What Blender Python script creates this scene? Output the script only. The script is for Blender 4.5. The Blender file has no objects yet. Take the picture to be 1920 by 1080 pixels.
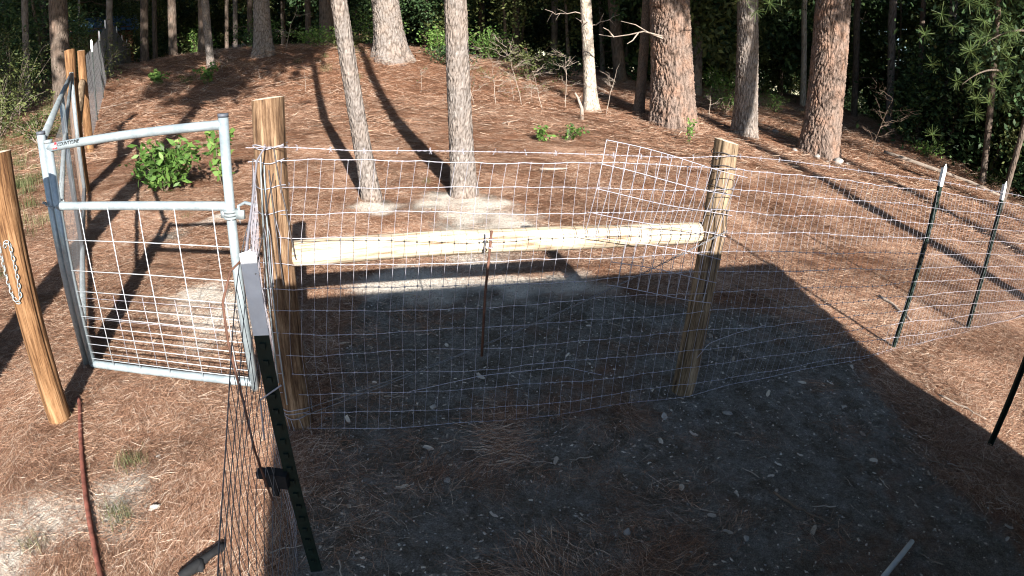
import bpy, math, random
import numpy as np
from mathutils import Vector, Matrix
rnd = random.Random(7)
RS = np.random.RandomState(11)
scn = bpy.context.scene
COL = scn.collection

# ------------------------------------------------------------------ camera, light, exposure
SUN_EL, SUN_AZ = 25.0, 160.0            # degrees; azimuth measured from +y towards +x
TILT, ROLL, HC = 0.3868, 0.0532, 1.60   # wide angle security camera under the eave of a shed
cd = bpy.data.cameras.new('camera')
cam = bpy.data.objects.new('camera', cd)
COL.objects.link(cam)
scn.camera = cam
cd.type = 'PANO'
cd.panorama_type = 'FISHEYE_LENS_POLYNOMIAL'
cd.sensor_fit = 'HORIZONTAL'
cd.sensor_width = 36.0
cd.sensor_height = 20.25
F_MM = 1083.9 * 36.0 / 1920.0
cd.fisheye_fov = math.radians(178)
cd.fisheye_polynomial_k0 = 0.0
cd.fisheye_polynomial_k1 = -1.0 / F_MM
cd.fisheye_polynomial_k2 = 0.0
cd.fisheye_polynomial_k3 = 0.0477 / F_MM ** 3
cd.fisheye_polynomial_k4 = 0.0
cd.clip_start = 0.01
cd.clip_end = 600
up = np.array([math.sin(ROLL) * math.cos(TILT), -math.cos(ROLL) * math.cos(TILT), -math.sin(TILT)])
fw = np.array([0, 0, 1.]) + up * math.sin(TILT)
fw /= np.linalg.norm(fw)
rt = np.cross(fw, up)
MC = np.array([rt, fw, up])             # image frame (x right, y down, z forward) -> world
R = np.column_stack([MC[:, 0], -MC[:, 1], -MC[:, 2]])
m = Matrix(R.tolist()).to_4x4()
m.translation = (0, 0, HC)
cam.matrix_world = m

w = bpy.data.worlds.new('World')
scn.world = w
w.use_nodes = True
nt = w.node_tree
sky = nt.nodes.new('ShaderNodeTexSky')
sky.sky_type = 'NISHITA'
sky.sun_disc = False
sky.ozone_density = 1.8
sky.dust_density = 0.3
sky.sun_elevation = math.radians(SUN_EL)
sky.sun_rotation = math.radians(SUN_AZ)
bg = nt.nodes['Background']
nt.links.new(sky.outputs[0], bg.inputs[0])
bg.inputs[1].default_value = 0.075
sl = bpy.data.lights.new('sun', 'SUN')
sl.energy = 5.0
sl.angle = math.radians(0.55)
sl.color = (1.0, 0.93, 0.84)
so = bpy.data.objects.new('sun', sl)
COL.objects.link(so)
el, az = math.radians(SUN_EL), math.radians(SUN_AZ)
SUN = Vector((math.sin(az) * math.cos(el), math.cos(az) * math.cos(el), math.sin(el)))
so.rotation_euler = SUN.to_track_quat('Z', 'Y').to_euler()
so.location = (0, -10, 30)
scn.view_settings.view_transform = 'Standard'
scn.view_settings.look = 'None'
scn.view_settings.exposure = 1.64
scn.view_settings.gamma = 1.0
scn.view_settings.use_curve_mapping = False
try:
    scn.cycles.max_bounces = 5
    scn.cycles.transparent_max_bounces = 6
    scn.cycles.use_denoising = True
    scn.cycles.sample_clamp_indirect = 4
    scn.cycles.filter_width = 1.1
except Exception:
    pass

# ------------------------------------------------------------------ helpers
def tag(o, label=None, cat=None, group=None, kind=None):
    if label: o['label'] = label
    if cat: o['category'] = cat
    if group: o['group'] = group
    if kind: o['kind'] = kind
    return o

def link(name, me, mat=None, parent=None, loc=None):
    o = bpy.data.objects.new(name, me)
    COL.objects.link(o)
    if mat is not None and me is not None and len(me.materials) == 0:
        me.materials.append(mat)
    if parent is not None: o.parent = parent
    if loc is not None: o.location = loc
    return o

def empty(name, loc, rz=0.0):
    o = bpy.data.objects.new(name, None)
    COL.objects.link(o)
    o.empty_display_size = 0.1
    o.location = loc
    o.rotation_euler = (0, 0, rz)
    return o

def mesh_np(name, V, F, smooth=True, attrs=None):
    """V (n,3), F (m,4) or (m,3) int arrays; attrs {name: (n,) float} on points"""
    me = bpy.data.meshes.new(name)
    V = np.asarray(V, np.float32); F = np.asarray(F, np.int32)
    k = F.shape[1]
    me.vertices.add(len(V)); me.vertices.foreach_set('co', V.ravel())
    me.loops.add(F.size); me.loops.foreach_set('vertex_index', F.ravel())
    me.polygons.add(len(F))
    me.polygons.foreach_set('loop_start', np.arange(0, F.size, k, dtype=np.int32))
    me.polygons.foreach_set('loop_total', np.full(len(F), k, np.int32))
    if smooth: me.polygons.foreach_set('use_smooth', np.ones(len(F), bool))
    me.update(calc_edges=True)
    for n, a in (attrs or {}).items():
        at = me.attributes.new(n, 'FLOAT', 'POINT')
        at.data.foreach_set('value', np.asarray(a, np.float32))
    return me

class MB:
    def __init__(s): s.v = []; s.f = []; s.n = 0
    def add(s, V, F):
        s.v.append(np.asarray(V, float)); s.f += [tuple(int(i) + s.n for i in f) for f in F]; s.n += len(V)
    def box(s, c, d, rot=None):
        V = np.array([[x, y, z] for x in (-.5, .5) for y in (-.5, .5) for z in (-.5, .5)]) * np.array(d)
        if rot is not None: V = V @ np.array(rot).T
        s.add(V + np.array(c), [(0, 1, 3, 2), (4, 6, 7, 5), (0, 4, 5, 1), (2, 3, 7, 6), (0, 2, 6, 4), (1, 5, 7, 3)])
    def tube(s, P, r, n=6, caps=True, closed=False):
        P = np.asarray(P, float); m_ = len(P)
        r = np.broadcast_to(np.asarray(r, float), (m_,))
        T = np.gradient(P, axis=0) if m_ > 2 else np.array([P[1] - P[0]] * 2)
        if closed: T = np.roll(P, -1, 0) - np.roll(P, 1, 0)
        T /= np.linalg.norm(T, axis=1)[:, None] + 1e-12
        ref = np.array([0, 0, 1.]) if abs(T[:, 2]).mean() < .8 else np.array([0, 1., 0.])
        A = np.cross(T, ref); A /= np.linalg.norm(A, axis=1)[:, None] + 1e-12
        B = np.cross(T, A)
        a = np.arange(n) * 2 * math.pi / n
        V = P[:, None] + r[:, None, None] * (np.cos(a)[None, :, None] * A[:, None] + np.sin(a)[None, :, None] * B[:, None])
        F = []
        for i in range(m_ if closed else m_ - 1):
            for j in range(n):
                i2 = (i + 1) % m_
                F.append((i * n + j, i * n + (j + 1) % n, i2 * n + (j + 1) % n, i2 * n + j))
        if caps and not closed:
            F.append(tuple(range(n))[::-1]); F.append(tuple((m_ - 1) * n + j for j in range(n)))
        s.add(V.reshape(-1, 3), F)
    def mesh(s, name, smooth=True):
        me = bpy.data.meshes.new(name)
        V = np.concatenate(s.v) if s.v else np.zeros((0, 3))
        me.from_pydata(V.tolist(), [], s.f)
        me.update()
        if smooth:
            me.polygons.foreach_set('use_smooth', [len(p.vertices) <= 4 for p in me.polygons])
        return me
    def build(s, name, mat, parent=None, smooth=True, loc=None):
        return link(name, s.mesh(name, smooth), mat, parent, loc)

def sp(v, k):
    v = np.asarray(v, float)
    return k * np.logaddexp(0, v / k)

def H0(x, y):
    x = np.asarray(x, float); y = np.asarray(y, float)
    r = .97 * y - .23 * x - 2.7
    z = .098 * (sp(r, .5) - sp(r - 15, 2.5))
    z = z + .80 * np.exp(-((x + 4.9) / np.where(x < -4.9, 9.0, 5.2)) ** 2 - ((y - 14.8) / 3.8) ** 2)
    e = x - (9.6 + .24 * (y - 8.1))
    z = z - .34 * sp(e, .5)
    z = z + .055 * sp(y - 24, 3) * (1 / (1 + np.exp((x - 1) / 3)))
    return z

def vnoise(x, y, s, seed=0):
    """smooth value noise, numpy"""
    x = np.asarray(x, float) / s + 137.1 * (seed + 1); y = np.asarray(y, float) / s + 71.7 * (seed + 1)
    xi = np.floor(x).astype(np.int64); yi = np.floor(y).astype(np.int64)
    fx = x - xi; fy = y - yi
    fx = fx * fx * (3 - 2 * fx); fy = fy * fy * (3 - 2 * fy)
    def h(a, b):
        n = (a * 374761393 + b * 668265263 + seed * 1442695041) & 0x7fffffff
        n = ((n ^ (n >> 13)) * 1274126177) & 0x7fffffff
        return ((n ^ (n >> 16)) & 0xffff) / 65535.0
    return (h(xi, yi) * (1 - fx) + h(xi + 1, yi) * fx) * (1 - fy) + (h(xi, yi + 1) * (1 - fx) + h(xi + 1, yi + 1) * fx) * fy

def H(x, y):
    return H0(x, y) + .05 * (vnoise(x, y, 1.7, 1) - .5) * np.clip((np.hypot(x, y) - 3) / 4, 0, 1) + .018 * (vnoise(x, y, .35, 2) - .5)

# bare, chalky ground: blobs (x, y, rx, ry, strength)
BARE = [(-1.6, 1.42, .34, .36, 1.0), (-1.9, 1.15, .35, .3, .9), (-2.2, 1.72, .16, .12, .7), (-1.36, 5.12, .28, .2, 1.3), (-.52, 5.3, .55, .42, 1.1), (-.3, 4.7, .8, .5, .75),
        (-.2, 2.85, .75, .45, 1.1), (.3, 2.0, .6, .35, .95), (1.4, 2.35, .5, .4, .95), (0.0, 1.5, .7, .4, .8), (.9, 1.7, .4, .25, .7),
        (-.6, 3.6, .8, .28, .7), (.1, 3.75, .7, .28, .75), (1.2, 3.1, .5, .4, .65), (-2.0, 3.3, .5, .3, .6), (-1.6, 2.95, .5, .25, .7), (-2.9, 4.2, .35, .25, .6),
        (2.1, 3.1, .4, .3, .5), (1.0, 1.2, .5, .3, .55), (-.35, 1.25, .25, .5, .5), (-1.05, 1.15, .2, .22, .8), (2.0, 2.0, .4, .3, .5), (-.5, 1.9, .4, .3, .6), (.4, 3.2, .5, .2, .6)]
def bare(x, y):
    x = np.asarray(x, float); y = np.asarray(y, float)
    b = np.zeros_like(x)
    wx = x + .25 * (vnoise(x, y, .3, 5) - .5) + .12 * (vnoise(x, y, .09, 6) - .5)
    wy = y + .25 * (vnoise(x, y, .3, 7) - .5) + .12 * (vnoise(x, y, .09, 8) - .5)
    for cx, cy, rx, ry, s in BARE:
        b = np.maximum(b, s * np.exp(-(((wx - cx) / rx) ** 2 + ((wy - cy) / ry) ** 2) ** 1.2))
    yard = np.clip((3.9 - y + .05 * x) / .5, 0, 1) * np.clip((x + .8 + .1 * y) / .25, 0, 1) * np.clip((2.5 - x) / .5, 0, 1)
    b = np.maximum(b, yard * (.42 + .5 * vnoise(x, y, .45, 9)))
    return np.clip(b + .25 * (vnoise(x, y, .05, 10) - .5) * (b > .1), 0, 1)

CHALK = [(-1.75, 2.85, .55, .35, .8), (-2.15, 3.2, .35, .3, .7), (-.35, 4.25, 1.0, .45, .6), (-1.85, 1.2, .4, .3, .7), (.9, 4.4, .4, .2, .4), (-1.36, 5.08, .26, .20, 1.0), (-.50, 5.32, .42, .30, .95), (-.2, 5.05, .7, .35, .55), (-.35, 3.75, .7, .22, .8), (-.9, 3.6, .5, .2, .6), (-1.7, 3.1, .6, .35, .6), (-1.75, 1.35, .42, .35, .5), (.4, 3.85, .6, .2, .5), (-2.6, 4.6, .3, .2, .6), (-1.05, 1.2, .2, .2, .5)]
def chalk(x, y):
    x = np.asarray(x, float); y = np.asarray(y, float); b = np.zeros_like(x)
    wx = x + .3 * (vnoise(x, y, .16, 15) - .5) + .1 * (vnoise(x, y, .06, 16) - .5); wy = y + .3 * (vnoise(x, y, .16, 17) - .5)
    for cx, cy, rx, ry, s in CHALK:
        b = np.maximum(b, s * np.exp(-(((wx - cx) / rx) ** 2 + ((wy - cy) / ry) ** 2) ** 1.3))
    return b

# ------------------------------------------------------------------ materials
def mat(name, rough=.8, spec=.3):
    m_ = bpy.data.materials.new(name); m_.use_nodes = True
    b = m_.node_tree.nodes['Principled BSDF']
    b.inputs['Roughness'].default_value = rough
    b.inputs['Specular IOR Level'].default_value = spec
    return m_, m_.node_tree, b

def N(t, typ, **kw):
    n = t.nodes.new(typ)
    for k, v in kw.items():
        if hasattr(n, k): setattr(n, k, v)
        else: n.inputs[k].default_value = v
    return n

def ramp(t, stops, src):
    r = t.nodes.new('ShaderNodeValToRGB')
    e = r.color_ramp.elements
    while len(e) < len(stops): e.new(.5)
    for i, (p, c) in enumerate(stops):
        e[i].position = p; e[i].color = (*c, 1)
    t.links.new(src, r.inputs[0])
    return r.outputs[0]

def coords(t, scale=(1, 1, 1), kind='Object'):
    tc = t.nodes.new('ShaderNodeTexCoord'); mp = t.nodes.new('ShaderNodeMapping')
    mp.inputs['Scale'].default_value = scale
    t.links.new(tc.outputs[kind], mp.inputs[0])
    return mp.outputs[0]

def noise(t, vec, s, d=4, r=.55, dist=0.):
    n = N(t, 'ShaderNodeTexNoise', Scale=s, Detail=d, Roughness=r, Distortion=dist)
    t.links.new(vec, n.inputs['Vector'])
    return n.outputs[0]

def mix(t, a, b, f, mode='MIX'):
    n = t.nodes.new('ShaderNodeMix'); n.data_type = 'RGBA'; n.blend_type = mode
    for s, v in ((n.inputs[6], a), (n.inputs[7], b), (n.inputs[0], f)):
        if isinstance(v, (int, float)): s.default_value = v
        elif isinstance(v, tuple): s.default_value = (*v, 1)
        else: t.links.new(v, s)
    return n.outputs[2]

def bump(t, b, h, strength=.5, dist=.01):
    n = N(t, 'ShaderNodeBump', Strength=strength, Distance=dist)
    t.links.new(h, n.inputs['Height']); t.links.new(n.outputs[0], b.inputs['Normal'])

def simple(name, col, rough=.8, spec=.3, var=.25, s=30, metal=0., bmp=.2, bd=.002):
    m_, t, b = mat(name, rough, spec)
    v = coords(t)
    n = noise(t, v, s)
    c2 = tuple(c * (1 - var) for c in col); c3 = tuple(min(1, c * (1 + var)) for c in col)
    t.links.new(ramp(t, [(.3, c2), (.7, c3)], n), b.inputs['Base Color'])
    b.inputs['Metallic'].default_value = metal
    if bmp: bump(t, b, n, bmp, bd)
    return m_

def ground_mat():
    m_, t, b = mat('ground_soil_and_straw', .95, .1)
    v = coords(t)
    at = t.nodes.new('ShaderNodeAttribute'); at.attribute_name = 'bare'
    n1 = noise(t, v, 2.2, 6, .62); n2 = noise(t, v, 34, 6, .75); n3 = noise(t, v, 150, 3, .7)
    # matted needle litter: stretched fibres in several directions
    fib = None
    for k, (sc, rot) in enumerate((((14, 150, 10), .2), ((120, 16, 10), .45), ((20, 130, 10), -.7))):
        tc = t.nodes.new('ShaderNodeTexCoord'); mp = t.nodes.new('ShaderNodeMapping')
        mp.inputs['Scale'].default_value = sc; mp.inputs['Rotation'].default_value = (0, 0, rot)
        t.links.new(tc.outputs['Object'], mp.inputs[0])
        f = noise(t, mp.outputs[0], 1.0, 3, .7, .6)
        if fib is None: fib = f
        else:
            mm = N(t, 'ShaderNodeMath', operation='MAXIMUM'); t.links.new(fib, mm.inputs[0]); t.links.new(f, mm.inputs[1]); fib = mm.outputs[0]
    lit = ramp(t, [(.36, (.04, .021, .014)), (.47, (.16, .08, .05)), (.58, (.32, .18, .115)), (.74, (.50, .34, .24))], fib)  # dark stops paint the shade between needles into the litter colour
    lit2 = ramp(t, [(.32, (.66, .60, .56)), (.68, (1.14, 1.02, .95))], n1)
    lit = mix(t, lit, lit2, 1.0, 'MULTIPLY')
    soil = ramp(t, [(.25, (.17, .16, .148)), (.5, (.31, .30, .28)), (.75, (.50, .485, .46))], n2)
    soil = mix(t, soil, ramp(t, [(.35, (.5, .48, .46)), (.65, (1.15, 1.12, 1.08))], n3), .9, 'MULTIPLY')
    soil = mix(t, soil, ramp(t, [(.38, (.62, .56, .5)), (.6, (1.05, 1.05, 1.05))], noise(t, v, 6.5, 6, .7)), 1.0, 'MULTIPLY')
    cr = ramp(t, [(.25, (0, 0, 0)), (.62, (1, 1, 1))], at.outputs['Fac'])
    at2 = t.nodes.new('ShaderNodeAttribute'); at2.attribute_name = 'chalk'
    soil = mix(t, soil, mix(t, (.86, .79, .70), ramp(t, [(.3, (.7, .68, .66)), (.6, (1, 1, 1))], n2), .8, 'MULTIPLY'), ramp(t, [(.08, (0, 0, 0)), (.5, (1, 1, 1))], at2.outputs['Fac']))
    t.links.new(mix(t, lit, soil, cr), b.inputs['Base Color'])
    ad = N(t, 'ShaderNodeMath', operation='ADD'); t.links.new(fib, ad.inputs[0]); t.links.new(n2, ad.inputs[1])
    bump(t, b, ad.outputs[0], 1.0, .045)
    return m_
M = {}
M['ground'] = ground_mat()

def fibre_mat(name, stops, rough=.7, trans=0.):
    """thin things with a colour value per piece (attribute v) and per instance"""
    m_, t, b = mat(name, rough, .25)
    at = t.nodes.new('ShaderNodeAttribute'); at.attribute_name = 'v'
    oi = t.nodes.new('ShaderNodeObjectInfo')
    a = N(t, 'ShaderNodeMath', operation='MULTIPLY_ADD'); t.links.new(oi.outputs['Random'], a.inputs[0]); a.inputs[1].default_value = .35
    t.links.new(at.outputs['Fac'], a.inputs[2])
    s = N(t, 'ShaderNodeMath', operation='SUBTRACT'); t.links.new(a.outputs[0], s.inputs[0]); s.inputs[1].default_value = .17
    c = ramp(t, stops, s.outputs[0])
    t.links.new(c, b.inputs['Base Color'])
    if trans:
        tr = t.nodes.new('ShaderNodeBsdfTranslucent'); t.links.new(c, tr.inputs[0])
        mx = t.nodes.new('ShaderNodeMixShader'); mx.inputs[0].default_value = trans
        out = t.nodes['Material Output']
        t.links.new(b.outputs[0], mx.inputs[1]); t.links.new(tr.outputs[0], mx.inputs[2]); t.links.new(mx.outputs[0], out.inputs[0])
    return m_
M['straw'] = fibre_mat('pine_needle', [(0, (.07, .034, .022)), (.3, (.22, .11, .068)), (.6, (.39, .225, .145)), (.85, (.56, .39, .28)), (1, (.70, .58, .47))])
M['leaf'] = fibre_mat('green_leaf', [(0, (.04, .08, .02)), (.4, (.09, .18, .04)), (.75, (.17, .29, .07)), (1, (.28, .38, .12))], .5, .35)
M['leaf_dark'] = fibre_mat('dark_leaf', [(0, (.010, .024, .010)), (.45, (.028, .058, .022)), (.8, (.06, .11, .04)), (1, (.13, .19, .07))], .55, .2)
M['leaf_olive'] = fibre_mat('olive_leaf', [(0, (.03, .04, .012)), (.5, (.07, .09, .03)), (.85, (.13, .155, .05)), (1, (.22, .22, .10))], .6, .25)
M['needle_green'] = fibre_mat('green_needle', [(0, (.02, .045, .015)), (.5, (.06, .11, .035)), (1, (.16, .22, .07))], .5, .2)
M['chip'] = fibre_mat('wood_chip', [(0, (.15, .12, .095)), (.5, (.34, .29, .24)), (1, (.60, .54, .46))], .85)
M['pebble'] = fibre_mat('pebble', [(0, (.14, .13, .12)), (.5, (.30, .28, .26)), (1, (.55, .52, .48))], .9)
M['grass'] = fibre_mat('grass_blade', [(0, (.04, .055, .02)), (.5, (.09, .11, .04)), (1, (.24, .21, .12))], .7, .2)

def bark_mat(name, plate, furrow, warm, rough=.9):
    m_, t, b = mat(name, rough, .15)
    at = t.nodes.new('ShaderNodeAttribute'); at.attribute_name = 'furrow'
    v = coords(t, (1, 1, .35)); n1 = noise(t, v, 26, 5, .7); v2 = coords(t); n2 = noise(t, v2, 3.0, 3, .6)
    vr = N(t, 'ShaderNodeTexVoronoi', feature='DISTANCE_TO_EDGE', Scale=34.); vv = coords(t, (1, 1, .3)); t.links.new(vv, vr.inputs['Vector'])
    pl = ramp(t, [(.3, tuple(c * .62 for c in plate)), (.55, plate), (.75, tuple(min(1, c * 1.5) for c in plate))], n1)
    pl = mix(t, pl, warm, ramp(t, [(.45, (0, 0, 0)), (.7, (.65, .65, .65))], n2))
    c = mix(t, pl, furrow, at.outputs['Fac'])
    t.links.new(c, b.inputs['Base Color'])
    ad = N(t, 'ShaderNodeMath', operation='MULTIPLY_ADD'); t.links.new(vr.outputs[0], ad.inputs[0]); ad.inputs[1].default_value = 2.0; t.links.new(n1, ad.inputs[2])
    bump(t, b, ad.outputs[0], .7, .02)
    return m_
M['bark_grey'] = bark_mat('grey_pine_bark', (.225, .20, .185), (.075, .058, .047), (.27, .21, .17))
M['bark_red'] = bark_mat('reddish_pine_bark', (.205, .155, .13), (.045, .032, .025), (.29, .165, .11))
M['bark_pale'] = bark_mat('pale_bark', (.40, .36, .31), (.17, .14, .11), (.46, .38, .30))
M['bark_dark'] = bark_mat('dark_bark', (.13, .105, .088), (.05, .038, .03), (.18, .12, .09))
M['twig'] = simple('dry_twig', (.27, .225, .19), .85, .2, .3, 20)
M['twig_dark'] = simple('brown_twig', (.15, .11, .085), .85, .2, .3, 20)

def wood_mat(name, c1, c2, c3):
    m_, t, b = mat(name, .85, .15)
    v = coords(t, (1, 1, .075)); n1 = noise(t, v, 48, 6, .78); n2 = noise(t, coords(t, (1, 1, .35)), 9, 3, .6)
    c = ramp(t, [(.36, c1), (.48, c2), (.66, c3)], n1)
    c = mix(t, c, ramp(t, [(.35, (.55, .5, .45)), (.6, (1.05, 1, .95))], n2), .75, 'MULTIPLY')
    vr = N(t, 'ShaderNodeTexVoronoi', Scale=4.2); t.links.new(coords(t, (1, 1, .35)), vr.inputs['Vector'])
    kn = ramp(t, [(.0, (.35, .22, .12)), (.085, (.6, .5, .4)), (.11, (1, 1, 1))], vr.outputs['Distance'])
    c = mix(t, c, kn, .9, 'MULTIPLY')
    af = t.nodes.new('ShaderNodeAttribute'); af.attribute_name = 'furrow'
    c = mix(t, c, tuple(q * .35 for q in c1), af.outputs['Fac'])
    n4 = noise(t, coords(t, (1, 1, .02)), 120, 3, .8)
    c = mix(t, c, ramp(t, [(.4, (.45, .4, .36)), (.5, (1, 1, 1))], n4), .8, 'MULTIPLY')
    t.links.new(c, b.inputs['Base Color'])
    bump(t, b, n1, .8, .006)
    return m_
M['post'] = wood_mat('treated_post_wood', (.055, .033, .021), (.175, .112, .069), (.40, .29, .19))
M['post_grey'] = wood_mat('weathered_post_wood', (.07, .048, .032), (.24, .18, .12), (.44, .35, .25))
M['rail'] = wood_mat('peeled_rail_wood', (.24, .17, .11), (.56, .49, .38), (.72, .67, .57))
M['post_orange'] = wood_mat('orange_post_wood', (.07, .034, .018), (.20, .112, .055), (.33, .205, .115))
M['endgrain'] = simple('end_grain', (.55, .45, .36), .9, .1, .25, 40)
M['sawdust'] = simple('pale_dirt', (.72, .66, .57), .95, .1, .25, 25, bmp=.6, bd=.02)
def galv(name, col, rough, met=.3):
    m_, t, b = mat(name, rough, .5)
    n = noise(t, coords(t), 55, 3, .6); n2 = noise(t, coords(t), 9, 4, .6)
    c = ramp(t, [(.3, tuple(x * .8 for x in col)), (.7, col)], n)
    c = mix(t, c, ramp(t, [(.35, (.72, .74, .76)), (.6, (1, 1, 1))], n2), .8, 'MULTIPLY')
    t.links.new(c, b.inputs['Base Color'])
    b.inputs['Metallic'].default_value = met
    t.links.new(ramp(t, [(.3, (rough - .1,) * 3), (.7, (rough + .15,) * 3)], n2), b.inputs['Roughness'])
    return m_
M['galv'] = galv('galvanised_tube', (.37, .44, .48), .38, .35)
M['galv_dark'] = galv('dull_galvanised_tube', (.34, .39, .41), .5, .4)
M['wire'] = galv('galvanised_wire', (.45, .44, .50), .5, .3)
M['wire_dimmed'] = galv('dimmed_wire', (.17, .17, .18), .6, .2)  # darker copy of the wire; shed shade on the near fence put into colour
M['gate_wire'] = galv('gate_wire', (.55, .58, .62), .5, .2)
M['wire_dark'] = simple('dark_wire', (.09, .08, .08), .6, .4, .3, 60, .5)
M['tpost'] = simple('green_post_paint', (.005, .014, .011), .55, .3, .35, 40)
M['tpost_white'] = simple('white_post_paint', (.82, .83, .85), .45, .4, .08, 30, bmp=0)
M['black'] = simple('matte_black', (.012, .013, .015), .8, .2, .3, 40)
M['rust'] = simple('rusty_steel', (.17, .062, .045), .85, .25, .5, 28, bmp=.5, bd=.004)
M['rust_dark'] = simple('dark_rusty_steel', (.10, .05, .035), .85, .25, .5, 40, bmp=.5, bd=.003)
M['decal_red'] = simple('red_print', (.62, .02, .03), .5, .4, .05, 10, bmp=0)
M['decal_black'] = simple('black_print', (.02, .02, .02), .5, .4, .05, 10, bmp=0)
M['decal_white'] = simple('white_print', (.85, .82, .8), .5, .4, .05, 10, bmp=0)
M['cap'] = simple('grey_plastic_cap', (.07, .08, .10), .55, .4, .2, 30)
M['pvc'] = simple('pale_pipe_plastic', (.40, .43, .44), .6, .4, .2, 18)
M['rock'] = simple('grey_rock', (.30, .28, .26), .9, .2, .35, 14, bmp=.8, bd=.02)
M['shed_wood'] = wood_mat('shed_board', (.10, .05, .035), (.20, .11, .07), (.28, .16, .11))
M['shed_roof'] = galv('shed_roof_metal', (.45, .46, .47), .5)
M['cone'] = simple('pine_cone', (.10, .06, .04), .9, .2, .4, 60, bmp=.6, bd=.01)
M['tarp'] = simple('blue_tarp', (.05, .12, .22), .6, .4, .25, 3)

# ------------------------------------------------------------------ ground
def axis_pts(lo, a, b, hi, d0, g):
    mid = np.arange(a, b, d0); out = [mid]
    p, d = b, d0; L = []
    while p < hi: L.append(p); d = min(d * g, 3.5); p += d
    out.append(np.array(L + [hi]))
    p, d = a, d0; L = []
    while p > lo: d = min(d * g, 3.5); p -= d; L.append(max(p, lo))
    out.insert(0, np.array(L[::-1]))
    return np.unique(np.concatenate(out))
xs = axis_pts(-180, -4.2, 4.6, 180, .045, 1.035)
ys = axis_pts(-90, .6, 6.6, 220, .045, 1.03)
X, Y = np.meshgrid(xs, ys)
Z = H(X, Y)
nx, ny = len(xs), len(ys)
idx = np.arange(nx * ny).reshape(ny, nx)
F = np.stack([idx[:-1, :-1], idx[:-1, 1:], idx[1:, 1:], idx[1:, :-1]], -1).reshape(-1, 4)
V = np.stack([X, Y, Z], -1).reshape(-1, 3)
g = link('ground', mesh_np('ground', V, F, True, {'bare': np.maximum(bare(X, Y), chalk(X, Y)).ravel(), 'chalk': chalk(X, Y).ravel()}), M['ground'])
tag(g, kind='structure')

# ------------------------------------------------------------------ instanced litter (nobody could count it)
def gn_scatter(name, protos, P, rot, scl, pid, label, kind='stuff', cat=None):
    col = bpy.data.collections.new(name + '_pieces')
    for k, me in enumerate(protos):
        o = bpy.data.objects.new('%s_piece_%02d' % (name, k), me); col.objects.link(o)
    me = bpy.data.meshes.new(name)
    n = len(P)
    me.vertices.add(n); me.vertices.foreach_set('co', np.asarray(P, np.float32).ravel())
    a = me.attributes.new('rot', 'FLOAT_VECTOR', 'POINT'); a.data.foreach_set('vector', np.asarray(rot, np.float32).ravel())
    a = me.attributes.new('scl', 'FLOAT_VECTOR', 'POINT')
    s = np.asarray(scl, np.float32)
    if s.ndim == 1: s = np.repeat(s[:, None], 3, 1)
    a.data.foreach_set('vector', s.ravel())
    a = me.attributes.new('pid', 'INT', 'POINT'); a.data.foreach_set('value', np.asarray(pid, np.int32))
    me.update()
    o = link(name, me)
    ng = bpy.data.node_groups.new(name, 'GeometryNodeTree')
    ng.interface.new_socket('Geometry', in_out='INPUT', socket_type='NodeSocketGeometry')
    ng.interface.new_socket('Geometry', in_out='OUTPUT', socket_type='NodeSocketGeometry')
    gi = ng.nodes.new('NodeGroupInput'); go = ng.nodes.new('NodeGroupOutput')
    ci = ng.nodes.new('GeometryNodeCollectionInfo'); ci.inputs['Collection'].default_value = col
    ci.inputs['Separate Children'].default_value = True; ci.inputs['Reset Children'].default_value = True
    ip = ng.nodes.new('GeometryNodeInstanceOnPoints'); ip.inputs['Pick Instance'].default_value = True
    def na(nm, ty):
        q = ng.nodes.new('GeometryNodeInputNamedAttribute'); q.data_type = ty; q.inputs[0].default_value = nm; return q
    r_, s_, p_ = na('rot', 'FLOAT_VECTOR'), na('scl', 'FLOAT_VECTOR'), na('pid', 'INT')
    L = ng.links.new
    L(gi.outputs[0], ip.inputs['Points']); L(ci.outputs[0], ip.inputs['Instance'])
    L(r_.outputs[0], ip.inputs['Rotation']); L(s_.outputs[0], ip.inputs['Scale']); L(p_.outputs[0], ip.inputs['Instance Index'])
    L(ip.outputs[0], go.inputs[0])
    md = o.modifiers.new('scatter', 'NODES'); md.node_group = ng
    tag(o, label, cat, None, kind)
    return o

def needle_patch(n, rad, ln, wd, seed, lift=.018, bias=None):
    r = np.random.RandomState(seed)
    a = r.rand(n) * 2 * math.pi if bias is None else bias + r.randn(n) * .5
    c = r.randn(n, 2) * rad * .5
    L = ln * (.6 + .6 * r.rand(n)); W = wd * (.7 + .6 * r.rand(n))
    z0 = r.rand(n) * lift; tilt = r.randn(n) * .10; bend = r.randn(n) * .18
    V = np.zeros((n, 6, 3)); d = np.stack([np.cos(a), np.sin(a)], 1)
    for k, tt in enumerate((-.5, 0, .5)):
        ang = a + bend * (abs(tt) * 2) * np.sign(tt)
        dd = np.stack([np.cos(ang), np.sin(ang)], 1); pp = np.stack([-dd[:, 1], dd[:, 0]], 1)
        ctr = c + dd * (L * tt)[:, None]
        zz = z0 + tilt * L * tt + .004
        for q, sg in enumerate((-1, 1)):
            wk = W * (1 if tt == 0 else .55)
            V[:, k * 2 + q, :2] = ctr + pp * (sg * wk * .5)[:, None]
            V[:, k * 2 + q, 2] = zz + (abs(r.randn(n)) * wd * .4 if q else 0)
    i = np.arange(n)[:, None] * 6
    F = np.concatenate([i + np.array([[0, 1, 3, 2]]), i + np.array([[2, 3, 5, 4]])])
    vv = np.repeat(np.clip(r.normal(.48, .30, n), 0, 1), 6)
    return mesh_np('needle_patch', V.reshape(-1, 3), F, False, {'v': vv})

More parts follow.
